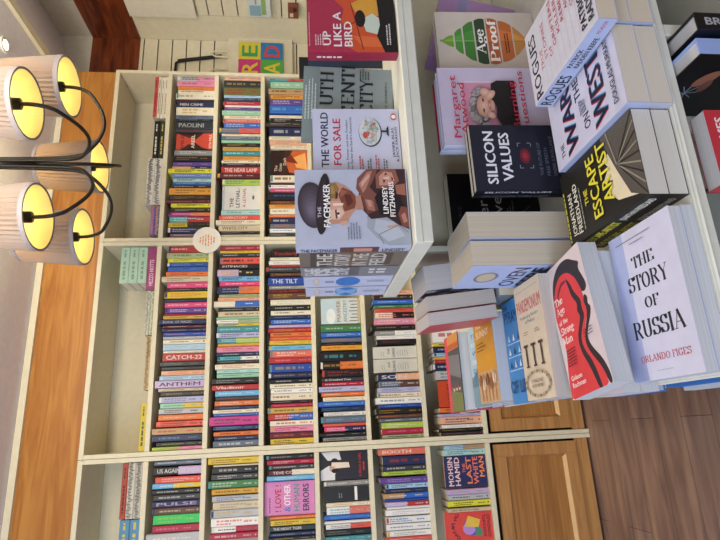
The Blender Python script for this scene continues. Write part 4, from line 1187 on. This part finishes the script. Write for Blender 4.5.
def a_pand(c):
    w, h = c.w, c.h
    c.rect(0, 0, w, h, '#d3c4ae'); c.line([(w*.08, h*.06), (w*.92, h*.06)], .0008, '#8c8070')
    c.text('PANDEMONIUM', w*.05, h*.25, h*.11, '#c25a60', w*.9, .03)
    c.text('Proliferating Borders', w*.12, h*.31, h*.03, '#5a7484', w*.7, 0); c.text('of Politics', w*.3, h*.355, h*.03, '#5a7484', w*.36, 0); scr(c, w*.18, h*.43, w*.2, 2, h*.006, h*.02, '#7c7468', 2); scr(c, w*.62, h*.43, w*.2, 2, h*.006, h*.02, '#7c7468', 3)
    for i in range(3):
        x = w*(.22+.28*i); c.line([(x, h*.55), (x, h*.72)], w*.05, '#4a3a30'); c.rect(x-w*.08, h*.535, w*.16, h*.022, '#4a3a30'); c.rect(x-w*.055, h*.715, w*.11, h*.015, '#4a3a30')
    for k in range(26):
        a = 2*math.pi*k/26; c.ell(w*(.5+.42*math.cos(a)), h*(.87+.1*math.sin(a)), w*.035, h*.014, ('#8a7c68', '#b0a48c')[k % 2], 8)
    c.text('EDWARD YORK', w*.3, h*.86, h*.025, '#6c6050', w*.4); c.text('ADICHIEME', w*.3, h*.9, h*.025, '#6c6050', w*.4)
def a_pyr(c):
    w, h = c.w, c.h
    c.rect(0, 0, w, h, '#3f86c8'); c.text('THE', w*.06, h*.08, h*.04, '#20406c', w*.2); c.text('PYRAMIDS', w*.05, h*.22, h*.12, '#1c3c6c', w*.9, .03)
    for j in range(3):
        for i in range(4):
            x, y = w*(.12+.22*i), h*(.40+.13*j); c.poly([(x, y), (x+w*.05, y-h*.07), (x+w*.1, y)], ('#b8d0e4', '#dce4ea', '#1f4478')[(i+j) % 3])
        c.scribble(w*.08, h*(.43+.13*j), w*.8, h*.01, '#bcd8f0', random.Random(j))
    c.text('OF LIFE', w*.05, h*.90, h*.12, '#1c3c6c', w*.85, .03)
def a_yel(c):
    w, h = c.w, c.h
    c.rect(0, 0, w, h*.64, '#d39a34'); c.rect(0, h*.64, w, h*.36, '#c8a47c'); c.text('THE', w*.12, h*.12, h*.04, '#f0e2cc', w*.3); c.text('SUNNY', w*.1, h*.23, h*.08, '#f0d8c0', w*.7, .04)
    scr(c, w*.1, h*.31, w*.5, 3, h*.012, h*.04, '#7a4c1c', 3)
    for i in range(5): c.ell(w*(.15+.18*i), h*(.74+.05*(i % 2)), w*.09, h*.07, ('#8a5c3c', '#e0cbb0', '#6c4428')[i % 3], 12); c.line([(w*(.12+.19*i), h*.66), (w*(.2+.17*i), h*.98)], w*.03, '#a8703c')
def a_pale(c):
    w, h = c.w, c.h
    c.rect(0, 0, w, h, '#a9c2d4'); c.rect(0, h*.62, w, h*.38, '#7896a8'); c.poly([(0, h*.66), (w*.3, h*.56), (w*.6, h*.66), (w, h*.6), (w, h*.75), (0, h*.75)], '#5a7a8c')
    for i in range(5): c.text(('THE', 'RIVER', 'WE', 'DRINK', 'DEEP')[i], w*.15, h*(.14+.11*i), h*.055, '#dfe8ee' if i % 2 else '#5c7c90', w*.6)
def a_red(c):
    w, h = c.w, c.h
    c.rect(0, 0, w*.22, h, '#d0445c'); c.rect(w*.22, 0, w*.78, h, '#4c4c50'); c.rect(w*.22, 0, w*.78, h*.2, '#c88a4c'); c.rect(w*.22, h*.12, w*.78, h*.07, '#b85a34')
    c.poly([(w*.22, h*.25), (w, h*.3), (w, h*.6), (w*.22, h*.5)], '#76767c'); c.poly([(w*.22, h*.72), (w, h*.78), (w, h), (w*.22, h)], '#6f7a48')
    for i in range(6): c.ell(w*(.35+.1*i), h*(.70+.02*(i % 2)), w*.05, h*.02, ('#b84c40', '#d8d0c0')[i % 2], 10)

# ---- upright books on the raised shelf
RB = RZ+.0012
fitted('grey blue book of a helmeted soldier looking down, front of the raised shelf', (295, 247.5), (295, 170), .932, 1.5, .033, RB, front='#b3b8cc', spine='#b4bcd6', art=a_face, sart=s_face)
def side_by_depth(label, y0, y1, h, col, scol, sart, art=None):
    book(label, UPR(RX0+.006, y1-.0005, RZ+.001, 1.5), .155, h, y1-y0-.0015, col, scol, art=art, sart=sart)
def s_grey(c):
    c.rect(0, 0, c.w, c.h, '#6f6862'); c.rect(c.w*.1, 0, c.w*.16, c.h, '#3f3d3e'); c.rect(c.w*.46, 0, c.w*.12, c.h, '#6c5646'); c.rect(c.w*.74, c.h*.1, c.w*.14, c.h*.8, '#4c4240')
    for i, t in enumerate(('THE', 'STORY', 'IN THE', 'FIELD')):
        x = c.w*(.2+.17*i); c.text(t, x+c.h*.25, c.h*.95, c.h*.34, '#c9c6c0', c.h*.85, .04, rot=-90)
def s_grey2(c):
    c.rect(0, 0, c.w, c.h, '#7c8088'); c.rect(c.w*.4, 0, c.w*.2, c.h, '#5c6068')
    for i, t in enumerate(('SHE', 'IS', 'SO', 'GONE')): c.text(t, c.w*(.1+.1*i)+c.h*.3, c.h*.92, c.h*.5, '#c9ccd4', c.h*.8, .04, rot=-90)
    scr(c, c.w*.7, c.h*.4, c.w*.25, 2, c.h*.16, c.h*.3, '#d8dae0', 4)
def s_blue(k):
    def f(c):
        c.rect(0, 0, c.w, c.h, '#bfc8e4'); c.ell(c.w*.5, c.h*.5, c.w*.14, c.h*.46, '#2f78cc')
        if k: c.poly([(c.w*.36, c.h*.1), (c.w*.5, c.h*.4), (c.w*.64, c.h*.1), (c.w*.6, c.h*.9), (c.w*.5, c.h*.6), (c.w*.4, c.h*.9)], '#7ab0e0')
        c.ell(c.w*.14, c.h*.5, c.w*.035, c.h*.36, '#d9b87c'); c.ell(c.w*.14, c.h*.5, c.w*.024, c.h*.26, '#bfc8e4'); c.scribble(c.w*.24, c.h*.6, c.w*.1, c.h*.2, '#8090b8', random.Random(k)); c.scribble(c.w*.72, c.h*.6, c.w*.2, c.h*.2, '#9aa4c4', random.Random(k+5))
    return f
side_by_depth('thick grey brown book with upright white letters standing right behind the helmeted soldier book', .962, 1.052, .209, '#6f6862', '#6f6862', s_grey)
side_by_depth('slate grey book with white letters standing behind the thick grey brown one', 1.056, 1.122, .207, '#7c8088', '#7c8088', s_grey2)
side_by_depth('white book with a solid blue oval on its spine, nearer of the two', 1.126, 1.210, .200, '#cdd4e6', '#bfc8e4', s_blue(0))
side_by_depth('white book with a broken blue oval on its spine, farthest on the shelf', 1.214, 1.299, .195, '#cdd4e6', '#bfc8e4', s_blue(1))
fitted('white book with a globe and navy and red title, just above the soldier book', (313, 180), (313, 109), .962, 1.5, .016, RB, front='#c3c5dc', spine='#b0b4cc', hard=False, art=a_world)
fitted('grey book with tall thin black serif letters between the globe and the crimson books', (301, 137), (304, 66), 1.005, 2, .024, h=.197, front='#8a9798', spine='#75838a', art=a_scent, page='#d8cdb8')
fitted('crimson and orange book with big white capitals at the top of the photo', (307, 52), (307, -2), .917, 2, .026, RB, front='#a8304c', spine='#8c2440', art=a_bird, sart=lambda c: c.scribble(c.w*.1, c.h*.6, c.w*.3, c.h*.2, '#e0c8cc'))
fitted('dark blue book whose corner shows between the crimson and the grey book', (308, 68), (308, 12), 1.10, 1.5, .02, RB, front='#26344c', spine='#e0e0dc', art=lambda c: (c.rect(0, 0, c.w, c.h*.5, '#2c3c58'), c.scribble(c.w*.2, c.h*.3, c.w*.5, c.h*.03, '#8c98ac')))
fitted('black book edge showing behind the dark blue and grey books on the raised shelf', (299, 74), (299, 57), 1.155, 1, .02, RB, front='#17181c')

# ---- upright books on the table under the raised shelf
TB = TZ+.0012
fitted('white book of a smiling grey haired woman on pink, red lettering', (441, 145), (440, 68), .955, 2, .020, TB, front='#c4b8d0', spine='#c6cbe6', art=a_marg, sart=lambda c: c.scribble(c.w*.7, c.h*.6, c.w*.2, c.h*.2, '#3c3c50'))
fitted('second white book with red edges standing behind the portrait book, its twin', (438, 150), (437, 80), .979, 2, .020, TB, front='#c4b8d0', spine='#c6cbe6', back='#b02a40')
fitted('cream book with a sliced green to orange leaf', (437, 71), (437, 12), 1.005, 2, .022, TB, front='#c9bdb4', spine='#c4b8a8', art=a_age)
fitted('lilac purple book leaning askew behind the leaf book at the top edge', (428, 56), (440, -6), 1.085, 2, .05, h=.200, front='#a883b4', spine='#b48cc4', page='#e8dcb8', hard=False, art=lambda c: (c.rect(0, 0, c.w, c.h*.9, '#a883b4'), c.rect(c.w*.3, c.h*.25, c.w*.7, c.h*.12, '#8c86b0')))
fitted('black book with bold white capitals and a red oval, in the middle right', (475, 191), (470, 125), .904, 1, .014, TB, front='#191c2a', spine='#14151c', hard=False, art=a_sil, sart=s_plain('SILICON VALUES', '#131418', '#c8c8d0'))
fitted('second black book tucked directly behind the one with the red oval', (472, 195), (468, 131), .921, 1, .014, TB, front='#191c2a', spine='#14151c', hard=False, sart=s_plain('SILICON VALUES', '#131418', '#5c5c68'))
fitted('wide black book with thin grey lowercase title, partly hidden by the page blocks', (452, 250), (449, 174), 1.112, 1.5, .038, TB, front='#101012', spine='#0e0e10', hard=False, page='#e4dcc8', art=a_steve)
def cov_oven(c):
    w, h = c.w, c.h; c.rect(0, 0, w, h, '#a9b8e0'); c.ell(w*.5, h*.2, w*.22, h*.1, '#7c7a84'); c.ell(w*.5, h*.2, w*.18, h*.075, '#c0b49c'); c.text('OVEN', w*.1, h*.5, h*.13, '#2b2f48', w*.8, .03); c.text('SEBE', w*.1, h*.66, h*.13, '#2b2f48', w*.8, .03)
block('thick book with fore-edge to the viewer, closer to the black books', (466, 212), (470, 240), .93, 4, .145, front='#c8cce0', spine='#c8cce0', hard=False, page='#cbc1b0')
block('thick book with fore-edge to the viewer and pale blue cover facing down', (470, 241), (474, 267), .926, 2, .145, front='#a9b8e0', spine='#a9b8e0', hard=False, page='#cbc1b0', art=cov_oven)
block('thick page block in blue patterned covers, nearest the raised shelf corner', (422, 266), (424, 292), 1.14, -2, .13, 6, -.4445, front='#3c4470', spine='#3c4470', hard=False, page='#bab8bb', art=lambda c: [c.ell(c.w*random.Random(k).random(), c.h*random.Random(k+50).random(), .018, .012, ('#8aa0c8', '#c0c8dc', '#28305c')[k % 3]) for k in range(24)])
block('grey page block standing between the blue patterned and the red covered one', (426, 297), (427, 312), 1.14, -2, .13, 6, -.4445, front='#c0b8b8', spine='#c0b8b8', hard=False, page='#bcb6b2')
block('grey page block in a red cover, lowest of the three standing blocks', (427, 313), (429, 327), 1.14, -2, .13, 6, -.4445, front='#b84450', spine='#b84450', hard=False, page='#beb8b6')

stack_under = [('lowest', '#8c8f9c'), ('middle', '#a89c8c'), ('upper', '#7c8894')]
for i, (n_, c_) in enumerate(stack_under): book('%s book of the flat pile that carries the grey standing page blocks' % n_, FLAT_CAM(.280, 1.128, TZ+.0006+i*.0395), .096, .150, .039, c_, c_, hard=False)
# ---- flat stacks along the near end of the table
def stack(spec, base_z, Mf):
    z = base_z
    for (lbl, w, h, t, front, spine, art, sart, hard, dx, dy, page) in spec:
        book(lbl, Mf(dx, dy, z), w, h, t, front, spine, hard=hard, art=art, sart=sart, page=page); z += t+.0005
Z0 = TZ+.0006
esc = lambda i: ('black book with yellow capitals and railway tracks, on top of its pile', 'black book lying directly beneath the one with yellow capitals')[i]
stack([(esc(1), .1415, .232, .031, '#23211f', '#1e1d1c', None, s_escape, False, .3075, .656, '#d3cfc8'),
       (esc(0), .142, .232, .032, '#23211f', '#1e1d1c', a_escape, s_escape, False, .307, .655, '#d3cfc8')], Z0, FLAT_CAM)
stack([('white book lying beneath the one with red, blue and black capitals', .141, .224, .036, '#c0c2d4', '#b0b4c8', None, None, False, .4515, .643, '#d6cdc0'),
       ('white book with huge black capitals edged red and blue, on its pile', .1425, .224, .038, '#bdbfd8', '#aab4d8', a_war, None, False, .451, .642, '#d6cdc0')], Z0, FLAT_CAM)
stack([('lowest white book of the pile at the top right corner', .156, .226, .0385, '#c0c2d4', '#a9b6da', None, s_rogues, False, .5965, .641, '#d6c8b4'),
       ('middle white book of the pile at the top right corner', .156, .226, .0385, '#c0c2d4', '#a9b6da', None, s_rogues, False, .5965, .640, '#d6c8b4'),
       ('white book with ruled red words and heavy black title, topmost of the corner pile', .156, .228, .032, '#bfc0d0', '#a9b6da', a_rogues, s_rogues, False, .579, .617, '#d6c8b4')], Z0, FLAT_CAM)
# ---- flat stacks along the left edge, read from the aisle: x is the foot edge, y the far (spine) edge
stack([('white book lying under the lilac white one with the grey serif title', .153, .236, .019, '#c0c4d8', '#c4c8d8', None, None, False, .056, .809, '#c9ccd2'),
       ('lilac white book with large black serif title and red author name', .156, .236, .0195, '#c8c9e0', '#a3aed8', a_russia, None, False, .054, .8115, '#c9ccd2')], Z0, FLAT_LEFT)
def left_pile(top, under, x, yf, w, h, th, front, spine, art, ytop=None, wt=None, yaw=0, hard=False, page='#c3c6cc'):
    z = Z0
    for i, t_ in enumerate(th):
        last = i == len(th)-1; lb = top if last else under % ('lowest', 'second')[i]
        if last: book(lb, FLAT_LEFT(x, ytop or yf, z, yaw), wt or w, h, t_, front, spine, hard=hard, art=art, page=page)
        else: book(lb, FLAT_LEFT(x+.004, yf, z), w, h-.003, t_, front, spine, hard=hard, page=page)
        z += t_+.0005
left_pile('red book with the black outline of a profile, topmost of its pile', '%s page block under the red profile cover', .036, .948, .134, .240, (.030, .031, .032), '#c8bcc4', '#cdc0c6', a_strong, .914, .136, 8)
left_pile('beige book with pink capitals and three dark columns on its cover', '%s page block under the beige cover with three columns', .044, 1.080, .128, .230, (.037, .037, .039), '#d3c4ae', '#c8b8a4', a_pand, 1.058, .124, 0, page='#c0bcb8')
left_pile('bright blue book with small white pyramids, next to the beige one', '%s page block under the bright blue cover', .044, 1.206, .124, .230, (.028, .028, .029), '#3f86c8', '#3878b8', a_pyr, page='#bcc4d0')
left_pile('amber book with a pale title and animal pictures across its foot', '%s page block under the amber cover', .054, 1.348, .139, .208, (.037, .037, .039), '#d39a34', '#c89030', a_yel, page='#c0c6d0')
left_pile('pale blue book with white words over a dark sea, behind the amber one', '%s page block under the pale blue seascape cover', .050, 1.486, .135, .216, (.028, .028, .029), '#a9c2d4', '#9cb6c8', a_pale, page='#c6ccd4')
left_pile('pink red spined book with an evening photograph, farthest along the table edge', '%s page block under the pink red spined book', .044, 1.640, .145, .224, (.037, .037, .040), '#4c4c50', '#d0445c', a_red, page='#ccd0d4', hard=True)

# ---- books on the shelf under the table
def low_book(label, x0, x1, y, z1, h, left, spine, sart, lart, d=.155):
    r_ = empty('book', Matrix.Translation((x0, y, z1-h))); tag(r_, label, 'book'); t = x1-x0
    m = MB(); L = mat(left, .35, 'cover'); S = mat(spine, .35, 'cover')
    m.box((0, 0, 0), (.0024, d, h), L); m.box((t-.0024, 0, 0), (t, d, h), S); m.box((.0024, 0, 0), (t-.0024, .0024, h), S)
    if sart: sart(Canvas(m, (t, -.0002, h), (0, 0, -1), (-1, 0, 0), h, t))
    if lart: lart(Canvas(m, (-.0002, d, h), (0, -1, 0), (0, 0, -1), d, h))
    m.build('cover', r_); m = MB(); m.box((.0025, .003, .004), (t-.0025, d-.004, h-.004), page_mat('#c8c8cc', 1500, 0)); m.build('page_block', r_); return r_
LZ = -.839
low_book('black book with grey spine capitals at the top right edge', .549, .581, .60, -.597, .241, '#1a1e2e', '#141416', lambda c: c.text('BRUCE', c.w*.06, c.h*.68, c.h*.42, '#a8a8ac', c.w*.30, .04), lambda c: c.rect(0, c.h*.1, c.w, c.h*.8, '#151a2a'))
def lart_bird(c):
    c.rect(0, 0, c.w, c.h, '#0f0d10'); cx_, cy_ = c.w*.42, c.h*.16
    for k in range(9):
        a = k*.7; c.line([(cx_, cy_), (cx_+.022*math.cos(a), cy_+.02*math.sin(a))], .0016, '#8c98a8')
    c.ell(c.w*.66, c.h*.2, .022, .012, '#8a5a48', rot=30); c.ell(c.w*.55, c.h*.24, .016, .008, '#6c4438'); c.rect(0, c.h*.6, c.w, c.h*.4, '#5c6a88')
low_book('pale blue spined book with a black picture cover, under the table rim', .504, .534, .60, -.5885, .2495, '#0f0d10', '#93a8dc', None, lart_bird)
fitted('red book with white lettering at the right edge of the photo, under the table rim', (720, 184), (706, 110), .640, 1, .030, LZ+.0015, front='#c03440', spine='#b02c3a', page='#c8c8cc', hard=False, art=lambda c: c.text('IN FLAMES', c.w*.1, c.h*.12, c.h*.06, '#f0e0e0', c.w*.8, .04))
fitted('dark olive book standing behind the red one under the table', (712, 188), (694, 128), .70, 1, .02, LZ+.0015, front='#4a3f22', spine='#4a3f22')
# flat books poking out of the shelf on the aisle side
zz = LZ+.0005
for i, (lbl, w_, h_, t_, col, x_, y_) in enumerate([('white book lying lowest on the aisle side of the under-table shelf', .15, .25, .030, '#c8d0d8', .052, 1.085), ('blue book lying on the white one on the aisle side under the table', .16, .24, .028, '#3c78c8', .060, 1.10), ('green edged book lying on the blue one on the aisle side', .15, .24, .022, '#1f5a4c', .068, 1.10), ('black book topmost of the aisle side pile under the table', .15, .235, .030, '#101014', .074, 1.095)]):
    book(lbl, FLAT_LEFT(x_, y_, zz), h_*.66, h_, t_, col, col, page='#b8c4d4'); zz += t_+.0006
zz = LZ+.0005
for i, (lbl, t_, col, x_) in enumerate([('blue book lying low on the far aisle side pile under the table', .030, '#3c7cc8', .057), ('pale book lying on the blue one in the far aisle side pile', .026, '#b8ccd8', .064), ('dark book lying on top of the far aisle side pile under the table', .024, '#20262c', .078)]):
    book(lbl, FLAT_LEFT(x_, 1.345, zz), .16, .24, t_, col, col, page='#b8c4d4'); zz += t_+.0006

# ------------------------------------------------------------------ chandelier
def shade_mats():
    m, nt, b = base('pleated_shade_fabric'); b.inputs['Base Color'].default_value = hx('#918f92'); b.inputs['Roughness'].default_value = .9
    out = nt.nodes['Material Output']; tr = nt.nodes.new('ShaderNodeBsdfTranslucent'); tr.inputs[0].default_value = hx('#e6c25c')
    mx = nt.nodes.new('ShaderNodeMixShader'); mx.inputs[0].default_value = .34
    nt.links.new(b.outputs[0], mx.inputs[1]); nt.links.new(tr.outputs[0], mx.inputs[2]); nt.links.new(mx.outputs[0], out.inputs[0])
    m2, nt, b = base('shade_lining'); b.inputs['Base Color'].default_value = hx('#efe0a4'); b.inputs['Roughness'].default_value = .8
    out = nt.nodes['Material Output']; tr = nt.nodes.new('ShaderNodeBsdfTranslucent'); tr.inputs[0].default_value = hx('#f0d8a0')
    mx = nt.nodes.new('ShaderNodeMixShader'); mx.inputs[0].default_value = .2
    nt.links.new(b.outputs[0], mx.inputs[1]); nt.links.new(tr.outputs[0], mx.inputs[2]); nt.links.new(mx.outputs[0], out.inputs[0])
    return m, m2
SH_O, SH_I = shade_mats()
CX, CY, SZ = .950, 1.775, .80
ch = empty('chandelier', Matrix.Translation((CX, CY, CEIL_Z-.001))); tag(ch, 'five arm black chandelier with pleated grey shades glowing warm inside', 'chandelier')
m = MB(); m.lathe([(.0001, -.03), (.05, -.026), (.06, -.004), (.06, 0), (.0001, 0)], 32, BLACKM); m.tube([(0, 0, -.02), (0, 0, -.34)], .013, BLACKM, 12); m.build('stem', ch, True)
bulb_m, nt_, b_ = base('bulb_glow'); b_.inputs['Emission Color'].default_value = (1, .82, .5, 1); b_.inputs['Emission Strength'].default_value = 3
dz = SZ-CEIL_Z
for k, (ax, ay) in enumerate([(.277, -.05), (.041, -.294), (.138, .284), (-.261, -.142), (-.197, .203)]):
    a0 = math.atan2(ay, ax); rr = math.hypot(ax, ay); ca, sa = math.cos(a0), math.sin(a0)
    P = []
    P += [(.014, -.02), (.016, -.25), (.02, dz+.02), (.03, dz-.05)]
    for i in range(13):
        t = math.pi*(1-i/12)+math.pi; P.append((.165+.128*math.cos(t), dz-.075+.085*math.sin(t)-.02*math.sin(t)))
    P = P[:4]+[(.03+(rr-.03)*(i/14), dz-.05-.07*math.sin(math.pi*(i/14)**.9)) for i in range(1, 14)]+[(rr, dz-.02), (rr, dz+.05)]
    # smooth
    for _ in range(2):
        Q = [P[0]]
        for p_, q_ in zip(P, P[1:]): Q += [(.75*p_[0]+.25*q_[0], .75*p_[1]+.25*q_[1]), (.25*p_[0]+.75*q_[0], .25*p_[1]+.75*q_[1])]
        P = Q+[P[-1]]
    m = MB(); m.tube([(p[0]*ca, p[0]*sa, p[1]) for p in P], .0062, BLACKM, 8); m.build('arm', ch, True)
    m = MB(); n = 84; r0_, r1_, H = .104, .086, .225; zb = dz
    vs = []; fs = []
    for i in range(n):
        a = 2*math.pi*i/n; q = .0036*(1 if i % 2 else -1)
        for zz_, r_ in ((zb+.012, r0_), (zb+H-.01, r1_)): vs.append(((r_+q)*math.cos(a), (r_+q)*math.sin(a), zz_))
    for i in range(n): j = (i+1) % n; fs.append((2*i, 2*j, 2*j+1, 2*i+1))
    m.add(vs, fs, SH_O)
    trim = mat('#8f8b92', .8, 'shade_trim')
    m.lathe([(r0_-.004, zb), (r0_+.0025, zb), (r0_+.0028, zb+.014), (r0_-.004, zb+.014)], 48, trim)
    m.lathe([(r1_-.003, zb+H-.012), (r1_+.0025, zb+H-.012), (r1_+.0025, zb+H), (r1_-.003, zb+H)], 48, trim)
    m.lathe([(r0_-.0045, zb+.002), (r1_-.0035, zb+H-.002)], 48, SH_I)
    o = m.build('lamp_shade', ch); o.location = (rr*ca, rr*sa, 0)
    m = MB(); m.lathe([(.0001, zb+.02), (.018, zb+.022), (.019, zb+.05), (.014, zb+.075), (.0001, zb+.075)], 16, BLACKM); s_ = m.build('bulb_holder', ch, True); s_.location = (rr*ca, rr*sa, 0)
    m = MB(); m.lathe([(.0001, zb+.076), (.012, zb+.078), (.024, zb+.11), (.022, zb+.13), (.0001, zb+.145)], 16, bulb_m); s_ = m.build('bulb', ch, True); s_.location = (rr*ca, rr*sa, 0)
    pl = bpy.data.lights.new('bulb_light', 'POINT'); pl.energy = 1.5; pl.color = (1, .84, .50); pl.shadow_soft_size = .03
    po = bpy.data.objects.new('bulb_light', pl); COL.objects.link(po); po.parent = ch; po.location = (rr*ca, rr*sa, zb+.165)
